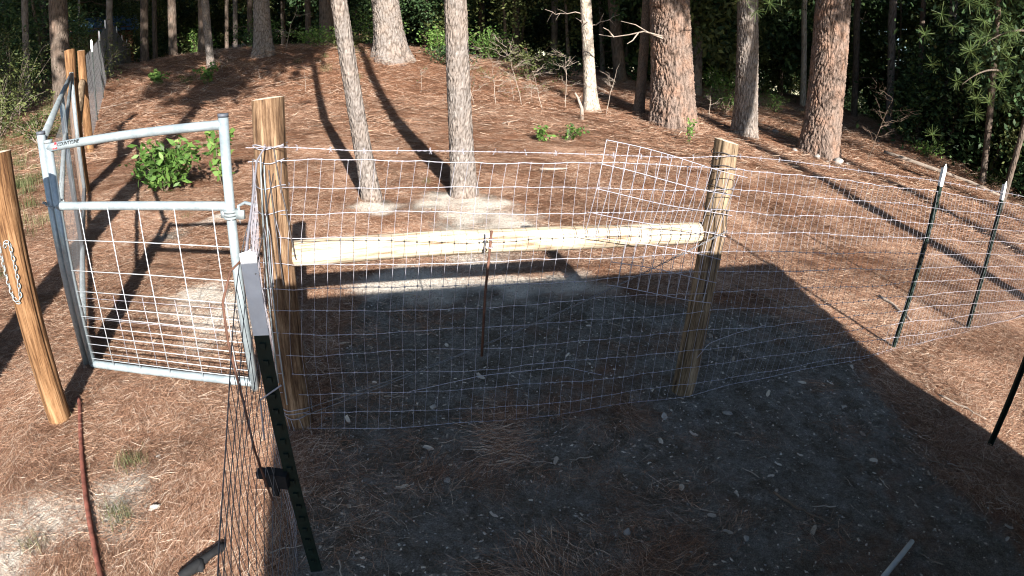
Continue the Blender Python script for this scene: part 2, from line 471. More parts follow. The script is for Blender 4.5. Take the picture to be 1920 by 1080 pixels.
def slope_rot(x, y, rz):
    e = .05
    gx = (H0(x + e, y) - H0(x - e, y)) / (2 * e); gy = (H0(x, y + e) - H0(x, y - e)) / (2 * e)
    # tilt about the local axes after spinning about z is awkward; use small angles in world order XYZ
    c, s = np.cos(rz), np.sin(rz)
    return np.stack([np.arctan(gy), -np.arctan(gx), rz], 1)

def in_view(x, y, pad=.35, near=.7):
    a = np.arctan2(x, y)
    return (np.abs(a) < math.radians(58)) & (y > near)

def scatter_pts(n, f, seed):
    r = np.random.RandomState(seed)
    out = []
    tot = 0
    while tot < n:
        d = f(r, 20000)
        out.append(d); tot += len(d)
    return np.concatenate(out)[:n]

def near_litter(r, k):
    # polar sampling about the camera: equal picture density with distance
    a = (r.rand(k) - .5) * math.radians(118); d = .9 * (10.5 / .9) ** (r.rand(k) ** .62)
    x = d * np.sin(a); y = d * np.cos(a)
    b = np.maximum(bare(x, y), chalk(x, y)); keep = (r.rand(k) > np.clip(b * 1.5, 0, .95)) & (r.rand(k) < .30 + 1.1 * vnoise(x, y, .28, 41) * (.4 + vnoise(x, y, 1.1, 42)))
    yard = (y < 3.9) & (x > -.75 - .1 * y) & (x < 2.4)
    keep &= ~(yard & (r.rand(k) < .70 + .27 * (vnoise(x, y, .42, 33) > .36)))
    return np.stack([x[keep], y[keep]], 1)

protos = [needle_patch(170, .15, .08, .00095, 100 + k, .012) for k in range(5)] + [needle_patch(150, .13, .085, .0010, 120 + k, .016, 0.) for k in range(4)]
for p in protos: p.materials.append(M['straw'])
P2 = scatter_pts(17000, near_litter, 3)
rz = RS.rand(len(P2)) * 2 * math.pi
swirl = vnoise(P2[:, 0], P2[:, 1], .8, 21) * 7.0
pid = RS.randint(0, 9, len(P2)); rz = np.where(pid >= 5, swirl, rz)
gn_scatter('pine_straw', protos, np.stack([P2[:, 0], P2[:, 1], H(P2[:, 0], P2[:, 1]) - .003], 1), slope_rot(P2[:, 0], P2[:, 1], rz),
           .8 + .5 * RS.rand(len(P2)), pid, 'reddish brown pine needles littering the ground around the fence')

def far_litter(r, k):
    a = (r.rand(k) - .5) * math.radians(116); d = 8.5 + 15 * r.rand(k) ** .8
    return np.stack([d * np.sin(a), d * np.cos(a)], 1)
protos = [needle_patch(90, .42, .17, .0034, 200 + k, .03) for k in range(4)]
for p in protos: p.materials.append(M['straw'])
P3 = scatter_pts(8500, far_litter, 4)
rz = RS.rand(len(P3)) * 2 * math.pi
gn_scatter('pine_straw', protos, np.stack([P3[:, 0], P3[:, 1], H(P3[:, 0], P3[:, 1])], 1), slope_rot(P3[:, 0], P3[:, 1], rz),
           .8 + .6 * RS.rand(len(P3)), RS.randint(0, 4, len(P3)), 'pine needles carpeting the slope under the far trees')

def chip_mesh(seed, flat=.25):
    r = np.random.RandomState(seed)
    n = 6
    a = np.sort(r.rand(n)) * 2 * math.pi
    rr = .6 + .5 * r.rand(n)
    top = np.stack([np.cos(a) * rr, np.sin(a) * rr * (.5 + .4 * r.rand()), flat * (.7 + .5 * r.rand(n))], 1)
    bot = top * np.array([1.1, 1.1, 0])
    V = np.concatenate([top, bot, [[0, 0, flat * 1.2]]])
    F = [(i, (i + 1) % n, 2 * n) for i in range(n)]
    F += [(n + i, n + (i + 1) % n, (i + 1) % n) for i in range(n)] + [(n + i, (i + 1) % n, i) for i in range(n)]
    return mesh_np('chip', V, np.array(F), False, {'v': np.full(len(V), .2 + .6 * r.rand())})

def yard_pts(r, k):
    x = -3 + 6.2 * r.rand(k); y = .95 + 3.6 * r.rand(k)
    b = bare(x, y)
    keep = (r.rand(k) < .12 + b * .8)
    return np.stack([x[keep], y[keep]], 1)
for nm, sd, cnt, lo, hi, mt, lab in (('wood_chips', 5, 6500, .004, .013, 'chip', 'small pale wood chips strewn over the bare dirt'),
                                     ('gravel', 6, 9000, .0018, .007, 'pebble', 'fine grit and pebbles on the bare dirt')):
    pr = [chip_mesh(sd * 10 + k, .22 if nm == 'wood_chips' else .7) for k in range(5)]
    for p in pr: p.materials.append(M[mt])
    Q = scatter_pts(cnt, yard_pts, sd)
    gn_scatter(nm, pr, np.stack([Q[:, 0], Q[:, 1], H(Q[:, 0], Q[:, 1]) - .001], 1),
               np.stack([RS.randn(cnt) * .15, RS.randn(cnt) * .15, RS.rand(cnt) * 6.28], 1), lo + (hi - lo) * RS.rand(cnt) ** 2, RS.randint(0, 5, cnt), lab)

# ------------------------------------------------------------------ the shed that carries the camera (behind and right of the view)
def unit(v): v = np.array(v, float); return v / np.linalg.norm(v)
RA = np.array([-.20, -.055]); RF = unit([.94, .342]); RB = np.array([RF[1], -RF[0]])
SHED_W, SHED_D, EAVE = 3.72, 3.1, 1.72
t = empty('shed', (RA[0], RA[1], 0), math.atan2(RF[1], RF[0]))
tag(t, 'low timber shed behind the camera whose roof shades the pen', 'shed')
def sh_box(name, c, d, mt, parent=t):
    b = MB(); b.box(c, d); return b.build(name, M[mt], parent, False)
_c = [(-.20, -.055), (3.42, 1.20), (4.06, -2.7), (.62, -2.75)]
b = MB(); b.add([(x, y, z) for z in (EAVE, EAVE + .045) for x, y in _c], [(3, 2, 1, 0), (4, 5, 6, 7), (0, 1, 5, 4), (1, 2, 6, 5), (2, 3, 7, 6), (3, 0, 4, 7)])
_me = b.mesh('roof', False); bpy.context.view_layer.update(); _me.transform(t.matrix_world.inverted()); link('roof', _me, M['shed_roof'], t)
sh_box('wall', (SHED_W / 2, -.42, EAVE / 2), (SHED_W - .5, .06, EAVE - .01), 'shed_wood')
sh_box('wall', (.28, -SHED_D / 2 - .2, EAVE / 2), (.06, SHED_D - .7, EAVE - .01), 'shed_wood')
sh_box('wall', (SHED_W - .28, -SHED_D / 2 - .2, EAVE / 2), (.06, SHED_D - .7, EAVE - .01), 'shed_wood')
sh_box('wall', (SHED_W / 2, -SHED_D + .2, EAVE / 2), (SHED_W - .5, .06, EAVE - .01), 'shed_wood')
sh_box('fascia_board', (SHED_W / 2, -.31, EAVE - .05), (SHED_W - .4, .025, .09), 'shed_wood')

# ------------------------------------------------------------------ posts
def z_at(x, y): return float(H(x, y))

def wood_post(x, y, top, r, label, mt='post', lean=(0, 0), seed=0, slant=0.0, group=None):
    rr = random.Random(seed)
    nth, nz = 96, 60
    zb = z_at(x, y) - .12
    zs = np.linspace(zb, top, nz)
    th = np.arange(nth) * 2 * math.pi / nth
    fur = np.zeros((nz, nth))
    R_ = r * (1 + .05 * (1 - (zs - zb) / (top - zb)))[:, None] * (1 + .018 * np.sin(3 * th + seed)[None] + .012 * np.sin(7 * th + 2 * seed)[None])
    # drying checks: narrow grooves running down the shaft
    for k in range(9):
        a0 = rr.random() * 6.28; z0 = zb + rr.random() * (top - zb) * .7; L_ = .5 + rr.random() * .7
        wob = a0 + .05 * np.sin(zs * 5 + k)
        dd = np.abs((th[None] - wob[:, None] + math.pi) % (2 * math.pi) - math.pi)
        g_ = np.exp(-(dd / (.05 + .05 * (k < 3))) ** 2) * (np.clip(1 - np.abs(zs - z0 - L_ / 2) / (L_ / 2), 0, 1) ** .5)[:, None]
        R_ = R_ - (.006 if k < 3 else .003) * g_; fur = np.maximum(fur, g_)
    zt = zs[:, None] + np.zeros((1, nth))
    zt[-1] += slant * np.cos(th)
    fx = (zs - z_at(x, y))[:, None]
    V = np.stack([R_ * np.cos(th) + lean[0] * fx, R_ * np.sin(th) + lean[1] * fx, zt - z_at(x, y)], -1).reshape(-1, 3)
    i = np.arange(nz - 1)[:, None] * nth; j = np.arange(nth)[None]
    F = np.stack([i + j, i + (j + 1) % nth, i + nth + (j + 1) % nth, i + nth + j], -1).reshape(-1, 4)
    root = link('fence_post', mesh_np('fence_post', V, F, True, {'furrow': fur.ravel() * .85}), M[mt], None, (x, y, z_at(x, y)))
    tag(root, label, 'fence post', group)
    top_ring = V[-nth:]
    c = top_ring.mean(0) + np.array([0, 0, .004])
    Vc = np.concatenate([top_ring, (top_ring - c) * .55 + c + [0, 0, .002], [c]])
    Fc = [(q, (q + 1) % nth, nth + (q + 1) % nth, nth + q) for q in range(nth)]
    me = bpy.data.meshes.new('end_grain')
    me.from_pydata(Vc.tolist(), [], Fc + [(nth + q, nth + (q + 1) % nth, 2 * nth) for q in range(nth)]); me.update()
    link('end_grain', me, M['endgrain'], root)
    return root

CP = (-.95, 2.09); RP = (.935, 2.563)
wood_post(CP[0], CP[1], 1.462, .0625, 'stout weathered post at the gate corner with wires wrapped round it', 'post', (0, 0), 3, .006)
wood_post(RP[0], RP[1], 1.331, .058, 'wooden post at the right end of the pale rail', 'post_grey', (.004, 0), 5, -.010)
lp = wood_post(-2.19, 1.85, 1.328, .057, 'leaning orange post at the left frame edge with a chain hung on it', 'post_orange', (.012, .01), 8, .004)
wood_post(-4.72, 5.19, z_at(-4.72, 5.19) + 1.55, .06, 'square topped brace post nearest the end of the long gate', 'post_orange', (.0, 0), 11, .01)
wood_post(-5.97, 6.80, z_at(-5.97, 6.80) + 1.42, .058, 'orange brace post where the long wire fence begins', 'post_orange', (.0, 0), 12, .0)

# pale rail between the two posts of the pen
def pole(name, A, B, r0, r1, mt, n=20, seg=30, wob=.003, seed=0, parent=None):
    A, B = np.array(A, float), np.array(B, float); s = np.linspace(0, 1, seg)
    P = A + (B - A) * s[:, None]
    q = random.Random(seed); P[:, 2] += wob * np.sin(s * 7 + q.random() * 6); P[:, 1] += wob * np.sin(s * 5 + q.random() * 6)
    b = MB(); b.tube(P, r0 + (r1 - r0) * s + .001 * np.sin(s * 23), n)
    # build along local z so that the grain follows the pole
    me = b.mesh(name)
    ax = Vector(B - A).normalized(); q_ = Vector((0, 0, 1)).rotation_difference(ax)
    mw = Matrix.Translation(Vector(A)) @ q_.to_matrix().to_4x4()
    me.transform(mw.inverted())
    o = link(name, me, M[mt], parent); o.matrix_world = mw
    return o
tag(pole('brace_rail', (CP[0] + .045, CP[1] + .045, .832), (RP[0] - .03, RP[1] + .035, .883), .054, .051, 'rail', seed=2),
    'pale peeled log rail spanning the two pen posts', 'rail')
tag(pole('brace_rail', (-4.74, 5.24, z_at(-4.72, 5.19) + .78), (-5.95, 6.76, z_at(-5.97, 6.8) + .98), .05, .05, 'post_grey', seed=4),
    'brown brace rail between the two orange posts', 'rail')

# ------------------------------------------------------------------ steel T posts
def t_post(x, y, top, label, lean=(0, 0), rz=0., bottom=-.1, white=.17, s=1.0):
    zb = z_at(x, y)
    root = empty('steel_t_post', (x, y, zb), rz)
    tag(root, label, 'metal post')
    h = top - zb
    def sec(z0, z1, nm, mt, grow=0.):
        b = MB()
        for c, d in (((0, 0), (.034 * s + grow, .004 + grow)), ((0, .014 * s), (.004 + grow, .026 * s + grow))):
            V = []
            for z in (z0, z1):
                for sx in (-.5, .5):
                    for sy in (-.5, .5):
                        V.append((c[0] + sx * d[0] + lean[0] * z, c[1] + sy * d[1] + lean[1] * z, z))
            b.add(V, [(0, 1, 3, 2), (4, 6, 7, 5), (0, 4, 5, 1), (2, 3, 7, 6), (0, 2, 6, 4), (1, 5, 7, 3)])
        return b, nm, mt
    b, nm, mt = sec(bottom, h - white, 'shaft', 'tpost'); b.build(nm, M[mt], root, False)
    b, nm, mt = sec(h - white, h - .012, 'white_tip', 'tpost_white', .001)
    zt = h - .012
    b.add([(-.0175 * s + lean[0] * zt, -.003 + lean[1] * zt, zt), (.0175 * s + lean[0] * zt, -.003 + lean[1] * zt, zt), (.0175 * s + lean[0] * zt, .003 + lean[1] * zt, zt), (-.0175 * s + lean[0] * zt, .003 + lean[1] * zt, zt), (lean[0] * zt, lean[1] * zt, zt + (.006 if s > 1 else .03))],
          [(0, 1, 4), (1, 2, 4), (2, 3, 4), (3, 0, 4)])
    b.build(nm, M[mt], root, False)
    b = MB()
    z = .06
    while z < h - white - .02:
        b.box((lean[0] * z, -.006 + lean[1] * z, z), (.014, .009, .016)); z += .052
    st = b.build('studs', M['tpost'], root, False); st['kind'] = 'stuff'
    return root
tp_near = t_post(-.612, 1.26, 1.165, 'near green steel post with a broad white tip beside the gate corner', (-.03, -.02), .25, white=.235, s=1.18)
t_post(2.66, 3.125, 1.31, 'green white-tipped steel post at the edge of the shed shadow', (.012, -.01), .3, white=.13)
t_post(3.677, 3.477, 1.234, 'farther white-tipped steel post by the right frame edge', (-.02, .02), .35, white=.13)
t_post(2.632, 1.995, 1.30, 'steel post cut off by the right frame edge beside the shadow corner', (.02, .0), 1.4, white=.13)
t_post(-11.9, 8.4, z_at(-11.9, 8.4) + 1.3, 'lone dark steel post among grass at the far left', (0, 0), .4, white=.12)

# far left fence of steel posts climbing the slope
path_far = [(-5.97, 6.80)]
FD = unit([-.60, .80])
posts_far = []
p = np.array([-5.97, 6.80])
for k in range(9):
    st = 2.3 if k < 4 else 2.9
    ang = -36.6 + .45 * k
    p = p + st * np.array([math.sin(math.radians(ang)), math.cos(math.radians(ang))])
    posts_far.append(tuple(p)); path_far.append(tuple(p))
ordn = ['first', 'second', 'third', 'fourth', 'fifth', 'sixth', 'seventh', 'eighth', 'ninth']
for k, (x, y) in enumerate(posts_far):
    t_post(x, y, z_at(x, y) + 1.42, '%s steel post beyond the orange posts in the long fence' % ordn[k], (0, 0), .7, white=.2)

# ------------------------------------------------------------------ woven wire fences
WIRE_R = .0016
def wire(name, P, r, mt, parent, n=4, kind=None):
    b = MB(); b.tube(P, r, n, False)
    o = b.build(name, M[mt], parent)
    return o

def path_interp(pts, s):
    pts = np.array(pts, float); L = np.r_[0, np.cumsum(np.linalg.norm(np.diff(pts[:, :2], axis=0), axis=1))]
    return np.stack([np.interp(s, L, pts[:, k]) for k in range(pts.shape[1])], -1), L[-1]

# front fence: path on the camera side of the posts, (x, y, z of top wire)
FP = [(-1.02, 2.03, 1.228), (-.87, 2.035, 1.228), (-.07, 2.225, 1.212), (.62, 2.42, 1.215), (.96, 2.505, 1.222), (1.25, 2.62, 1.20), (2.65, 3.10, 1.14), (3.67, 3.455, 1.09), (4.9, 3.85, 1.02), (6.2, 4.3, .97)]
root = empty('woven_wire_fence', (0, 2.3, 0))
tag(root, 'galvanised small-mesh wire fence stretched across the front of the pen', 'fence')
_, FL = path_interp(FP, 0)
NR = 13
def fnode(s, j):
    """s along the fence, j row number from the top (may be fractional)"""
    J = j * .1016
    sh = np.clip(1 - s / 2.2, 0, 1)                    # the stays slant near the gate corner, as the mesh was pulled on
    s2 = s + (-.139 * J + .045 * J * J) * sh + .004 * np.sin(j * 1.3 + s * 3)
    P, _ = path_interp(FP, s2)
    yd = .006 * np.sin(s * 9 + j) + .012 * np.sin(s * 2.1 + j * .7)
    z = P[..., 2] - J * (1 + .0 * s) + .005 * np.sin(s * 5.3 + j * 2.1) + .002 * np.sin(s * 31 + j)
    # low rows ride over the ground
    gz = H(P[..., 0], P[..., 1]) + .008 * (NR - j)
    return np.stack([P[..., 0], P[..., 1] + yd, np.maximum(z, gz)], -1) - np.array([0, 2.3, 0])
for j in range(NR):
    s = np.arange(0, FL, .0254 * 2)
    P = fnode(s, np.full_like(s, j))
    P[1::2, 2] += .0012
    wire('line_wire', P, .0018 if j in (0, NR - 1) else .0014, 'wire', root)
i = 0
while .03 + i * .0508 < FL:
    jj = np.arange(0, NR)
    s = np.full(NR, .03 + i * .0508)
    P = fnode(s, jj.astype(float))
    P[:, 1] += .001
    b = MB(); b.tube(P, .0009, 4, False)
    for q in range(0, NR):       # knots where stay and line wire meet
        if i < 75: b.box(P[q], (.006, .005, .006))
    b.build('stay_wire', M['wire'], root)
    i += 1

def barbed(path, label, seed=0, off=.0):
    b = MB()
    _, L = path_interp(path, 0)
    s = np.arange(0, L, .012)
    P, _ = path_interp(path, s)
    ph = s * 2 * math.pi / .045
    for k in (0, math.pi):
        Q = P + np.stack([np.cos(ph + k) * .0, np.cos(ph + k) * .0016, np.sin(ph + k) * .0016], -1)
        b.tube(Q, .0009, 4, False)
    o = b.build('strand', M['wire'], None)
    rt_ = empty('barbed_wire', tuple(P[0]))
    o.parent = rt_; o.matrix_parent_inverse = Matrix.Identity(4); o.location = -Vector(P[0])
    tag(rt_, label, 'wire')
    r = random.Random(seed)
    d = .08
    while d < L - .05:
        q, _ = path_interp(path, d)
        b = MB()
        for k in range(3):
            a = r.random() * 6.28
            v = np.array([.3 * math.cos(a), .4 * math.sin(a), .9 if k % 2 else -.6]); v = v / np.linalg.norm(v) * .014
            b.tube([q - v * .7, q + v], .0009, 4, False)
        o = b.build('barb', M['wire'], rt_); o.location = -Vector(P[0])
        d += .125
    return rt_
bp = [(-1.02, 2.02, 1.285), (-.88, 2.02, 1.287), (-.60, 2.10, 1.262), (-.07, 2.25, 1.252), (.45, 2.38, 1.250), (.72, 2.44, 1.254), (.955, 2.497, 1.276), (1.3, 2.62, 1.267), (1.9, 2.84, 1.235), (2.65, 3.095, 1.214), (3.2, 3.28, 1.185), (3.67, 3.45, 1.168), (4.9, 3.85, 1.10), (6.2, 4.3, 1.04)]
barbed(bp, 'barbed wire strand running just above the small-mesh fence', 1)

# wire wraps round the posts, each a thing
def wraps(x, y, r, zs, label, mt, seed):
    rr = random.Random(seed)
    rt_ = empty('wire_wrap', (x, y, zs[0]))
    tag(rt_, label, 'wire')
    for z in zs:
        a = np.linspace(0, 2 * math.pi, 22)
        wob = .006 * np.sin(a * 3 + rr.random() * 6)
        P = np.stack([np.cos(a) * (r + .004), np.sin(a) * (r + .004), wob + (z - zs[0])], -1)
        wire('loop', P[:-1], .0022, mt, rt_, 4)
    b = MB()
    for k in range(3):
        a = -1.2 - .5 * k + rr.random() * .3
        P = [(math.cos(a) * (r + .006), math.sin(a) * (r + .006), zs[-1] - zs[0]), (math.cos(a + .25) * (r + .012), math.sin(a + .25) * (r + .012), zs[-1] - zs[0] - .1), (math.cos(a + .1) * (r + .010), math.sin(a + .1) * (r + .010), zs[-1] - zs[0] - .2 - .1 * k)]
        b.tube(P, .002, 4, False)
    b.build('loose_end', M[mt], rt_)
    return rt_
wraps(CP[0], CP[1], .0635, [1.287, 1.281, 1.228, 1.13, 1.03], 'wires wound round the top of the gate corner post', 'wire', 3)
wraps(RP[0] + .002, RP[1], .059, [1.278, 1.222, 1.125, 1.10, 1.02], 'dark wires wound round the post at the right end of the rail', 'wire_dark', 4)
wraps(CP[0], CP[1], .065, [.13, .11, .09], 'brace wire wound round the foot of the gate corner post', 'wire', 6)

# near fence: from the corner post past the near T post towards the shed, seen almost edge on
NP_ = [(-1.0, 2.03, 1.24), (-.90, 1.80, 1.20), (-.77, 1.52, 1.16), (-.665, 1.24, 1.12), (-.60, 1.02, 1.02), (-.535, .82, .95), (-.455, .60, .90), (-.37, .40, .88), (-.26, .16, .9)]
root = empty('woven_wire_fence', (-.66, 1.24, 0))
tag(root, 'wire mesh fence seen almost edge on behind the near white-tipped post', 'fence')
_, NL = path_interp(NP_, 0)
def nnode(s, j):
    P, _ = path_interp(NP_, s)
    j = np.asarray(j, float)
    bulge = .012 * np.sin(np.clip((s - .8) / 1.0, 0, 1) * math.pi) * np.sin(j / 12 * math.pi)
    z = P[..., 2] * (1 - j / 12.2) + .004 * np.sin(s * 7 + j * 2)
    return np.stack([P[..., 0] - bulge + .008 * np.sin(s * 6 + j), P[..., 1] - .0 * j, np.maximum(z, .01)], -1) - np.array([-.66, 1.24, 0])
for j in range(13):
    s = np.arange(0, NL, .03)
    wire('line_wire', nnode(s, np.full_like(s, j)), .0014 if j == 0 else .0011, 'wire_dimmed' , root)
for i in range(int(NL / .0508)):
    jj = np.arange(0, 13)
    wire('stay_wire', nnode(np.full(13, .02 + i * .0508 + .0), jj), .0010, 'wire' if i < 17 else 'wire_dimmed', root)  # stays past the near post take the copy with shade in its colour
# stiff rods and twisted wires joining the near post to the corner post
root = empty('tie_wires', (-.64, 1.26, 1.1))
tag(root, 'twisted tie wires running from the near steel post to the corner post', 'wire')
def tw(P, r, mt):
    P = np.array(P, float) - np.array([-.64, 1.26, 1.1]); return wire('strand', P, r, mt, root, 5)
tw([(-.648, 1.235, 1.15), (-.76, 1.52, 1.20), (-.90, 1.86, 1.262), (-.94, 2.02, 1.285)], .0038, 'wire')
tw([(-.625, 1.23, 1.10), (-.74, 1.55, 1.13), (-.88, 1.95, 1.20)], .002, 'wire_dark')
tw([(-.905, 2.02, 1.285), (-.89, 2.015, 1.18), (-.87, 2.02, 1.05), (-.85, 2.03, .85)], .0028, 'wire_dark')
tw([(-.93, 2.02, 1.20), (-.91, 2.0, 1.0), (-.89, 1.98, .75)], .0030, 'wire_dark')
tw([(-.96, 2.02, 1.26), (-.965, 2.0, .9), (-.97, 1.98, .3)], .0035, 'galv_dark')
tw([(-.945, 2.015, 1.22), (-.945, 1.99, .8), (-.94, 1.97, .2)], .0030, 'galv')
tw([(-.70, 1.24, 1.10), (-.70, 1.18, 1.04), (-.685, 1.15, .95), (-.655, 1.12, .8), (-.64, 1.10, .66), (-.615, 1.09, .5)], .0036, 'rust_dark')
tw([(-.70, 1.24, 1.10), (-.665, 1.24, 1.13)], .003, 'rust_dark')
tw([(-.60, 1.24, .78), (-.66, 1.22, .74), (-.66, 1.2, .62)], .0028, 'wire')
# small black block set against the near post
b = MB(); b.box((0, 0, 0), (.075, .035, .05)); b.box((-.045, 0, .012), (.03, .03, .022)); b.box((-.012, 0, -.04), (.018, .02, .05))
o = b.build('black_block', M['black'], None, False, (-.665, 1.235, .45)); tag(o, 'small black block halfway down the near steel post', 'bracket')

# brace wire: two twisted strands from high on the right post to the foot of the corner post
A = np.array([.985, 2.50, .925]); B = np.array([-.93, 2.03, .105])
s = np.linspace(0, 1, 260)
P = A + (B - A) * s[:, None]; P[:, 2] -= .035 * np.sin(s * math.pi); P[:, 1] -= .012 * np.sin(s * math.pi)
sep = .004 + .020 * np.clip((s - .62) / .38, 0, 1) ** 1.5
b = MB()
for k in (0, math.pi):
    ph = np.minimum(s, .62) * 2 * math.pi * 34 + k
    b.tube(P + np.stack([0 * s, np.cos(ph) * sep * .6, np.sin(ph) * sep], -1), .0019, 4, False)
o = b.build('brace_wire', M['wire_dimmed'], None); tag(o, 'twisted brace wire crossing the pen diagonally to the corner post foot', 'wire')

# spare flap of mesh hooked over the fence left of the right post
root = empty('mesh_flap', (.35, 2.30, 1.3))
tag(root, 'tilted spare piece of wire mesh hung over the fence near the right post', 'wire mesh')
fu = unit([.955, .245, -.175]); fv = unit([-.13, -.03, -.985])
O = np.array([.345, 2.33, 1.318])
for j in range(7):
    a = np.arange(0, 15) * .0508
    if j > 4: a = a[3:]
    P = O + a[:, None] * fu + (j * .1016) * fv
    P[:, 1] -= .02 + .03 * np.sin(a * 3 + j); P[:, 2] += .006 * np.sin(a * 8 + j)
    wire('line_wire', P - np.array([.35, 2.30, 1.3]), .0019, 'wire', root)
for i in range(14):
    jj = np.arange(0, 7 if i > 3 else 5)
    P = O + i * .0508 * fu + (jj * .1016)[:, None] * fv
    P[:, 1] -= .02 + .03 * np.sin(i * .0508 * 3 + jj); P[:, 2] += .006 * np.sin(i * .0508 * 8 + jj)
    wire('stay_wire', P - np.array([.35, 2.30, 1.3]), .0017, 'wire', root)
# loose wire ends inside the pen
for k, (pp, lab) in enumerate([([(-.40, 2.0, .30), (-.1, 2.12, .33), (.25, 2.2, .345), (.42, 2.22, .30)], 'loose wire end hanging low in the middle of the front fence'),
                               ([(1.35, 2.62, .40), (1.15, 2.56, .37), (1.0, 2.5, .34), (.94, 2.47, .27)], 'short hooked wire end beside the foot of the right post')]):
    s_ = np.linspace(0, 1, 14); pp = np.array(pp); q = np.stack([np.interp(s_, np.linspace(0, 1, len(pp)), pp[:, c]) for c in range(3)], -1)
    b = MB(); b.tube(q, .0017, 4, False); o = b.build('wire_end', M['wire'], None); tag(o, lab, 'wire')

# rusty electric fence rod with clips
rod = empty('rusty_rod', (-.115, 2.195, .38))
tag(rod, 'thin rusty rod hung upright on the fence mesh in front of the rail', 'rod')
b = MB(); b.tube([(0, 0, 0), (.006, .006, .3), (.022, .018, .56)], .0055, 8); b.build('shaft', M['rust_dark'], rod)
for z in (.525, .49):
    a = np.linspace(0, 2 * math.pi, 12)[:-1]
    b = MB(); b.tube(np.stack([np.cos(a) * .010, np.sin(a) * .010, 0 * a], -1) + [.021, .017, z], .0028, 5, False, True); b.build('clip', M['wire'], rod)

# ------------------------------------------------------------------ tube gates
def tube_part(name, P, r, mt, parent, n=16, org=(0, 0, 0)):
    b = MB(); b.tube(np.array(P, float) - np.array(org), r, n); return b.build(name, M[mt], parent)
def cap(P, r, parent, org, mt='cap'):
    b = MB(); c = np.array(P, float) - np.array(org); b.tube([c - [0, 0, .012], c + [0, 0, .004]], r * 1.08, 16); return b.build('end_cap', M[mt], parent)
ORG = (-2.31, 2.30, 0)
gate = empty('walk_gate', ORG)
tag(gate, 'white galvanised walk-through gate with a bowed top rail', 'gate')
xl, xr, gy = -2.295, -1.262, 2.30
st_a = tube_part('stile', [(xl, gy, .075), (xl, gy, 1.305)], .0215, 'galv', gate, org=ORG)
st_b = tube_part('stile', [(xr, gy, .03), (xr, gy, 1.382)], .0225, 'galv', gate, org=ORG)
cap((xr, gy, 1.386), .0225, st_b, ORG); cap((xl, gy, 1.307), .0215, st_a, ORG, 'galv_dark')
s = np.linspace(0, 1, 24)
tube_part('top_rail', np.stack([xl + (xr - xl) * s, gy + 0 * s, 1.272 + .070 * s + .006 * np.sin(s * math.pi)], -1), .0215, 'galv', gate, org=ORG)
tube_part('middle_rail', np.stack([xl + (xr - xl) * s, gy + 0 * s, .975 + .006 * s], -1), .0215, 'galv', gate, org=ORG)
tube_part('bottom_rail', np.stack([xl + (xr - xl) * s, gy + 0 * s, .078 + 0 * s], -1), .0215, 'galv', gate, org=ORG)
for z in (.80, .635, .52, .435, .375, .315, .26, .21, .16, .12):
    tube_part('cross_wire', [(xl + .018, gy - .012, z), ((xl + xr) / 2, gy - .016, z + .002), (xr - .015, gy - .012, z - .006)], .0024, 'gate_wire', gate, 5, ORG)
for x in (-2.13, -1.945, -1.755, -1.55, -1.345):
    tube_part('upright_wire', [(x, gy - .018, .99), (x + .008, gy - .018, .5), (x + .004, gy - .018, .06)], .0024, 'gate_wire', gate, 5, ORG)
for x in (-2.04, -1.85, -1.65, -1.45):
    tube_part('upright_wire', [(x, gy + .014, .50), (x + .006, gy + .014, .3), (x, gy + .014, .05)], .0017, 'wire', gate, 4, ORG)
for z in (.47, .35, .24, .14, .045):
    tube_part('cross_wire', [(xl + .02, gy + .016, z), ((xl + xr) / 2, gy + .012, z + .004), (xr - .02, gy + .016, z)], .0015, 'wire', gate, 4, ORG)
# printed maker's mark on the left end of the top rail
def text_part(s_, size, loc, rot, mt, parent, name='lettering', shear=0.3, space=1.0):
    cu = bpy.data.curves.new(name, 'FONT'); cu.body = s_; cu.size = size; cu.shear = shear; cu.space_character = space
    cu.extrude = .0003; cu.offset = .0006
    o = bpy.data.objects.new(name, cu); COL.objects.link(o)
    bpy.context.view_layer.update()
    dg = bpy.context.evaluated_depsgraph_get(); me = bpy.data.meshes.new_from_object(o.evaluated_get(dg))
    bpy.data.objects.remove(o); me.materials.clear(); me.materials.append(M[mt])
    q = bpy.data.objects.new(name, me); COL.objects.link(q); q.parent = parent; q.location = loc; q.rotation_euler = rot
    return q
tl = math.atan2(.095, 1.03) 
text_part('COUNTYLINE', .0235, (.095, -.0222, 1.268 + .0115), (math.radians(80), -tl, 0), 'decal_black', gate)
b = MB(); b.add([(.060, -.0215, 1.266), (.090, -.0217, 1.268), (.090, -.0200, 1.298), (.080, -.0195, 1.300)], [(0, 1, 2, 3)]); b.build('emblem', M['decal_red'], gate, False)
b = MB(); b.add([(.069, -.0225, 1.2715), (.083, -.0225, 1.272), (.0835, -.0215, 1.290)], [(0, 1, 2)]); b.build('emblem', M['decal_white'], gate, False)
# hinge strap and pintle
b = MB(); a = np.linspace(0, 2 * math.pi, 17)[:-1]
for z in (.93, .945, .96):
    b.tube(np.stack([np.cos(a) * .0275, np.sin(a) * .0275, 0 * a], -1) + [xr + 2.31, 0, z], .007, 6, False, True)
b.box((xr + 2.31 + .05, -.004, .945), (.04, .016, .04)); b.box((xr + 2.31 - .035, -.004, .945), (.02, .02, .03))
b.build('hinge', M['galv_dark'], gate)
b = MB(); b.tube([(xr + 2.31 + .045, -.004, .90), (xr + 2.31 + .045, -.004, .985), (xr + 2.31 + .08, -.004, 1.0), (-.93 + 2.31, -.14, .995)], .008, 8)
o = b.build('gate_pintle', M['galv'], None, True, ORG); tag(o, 'bolt hook holding the walk gate to the corner post', 'hinge pin')

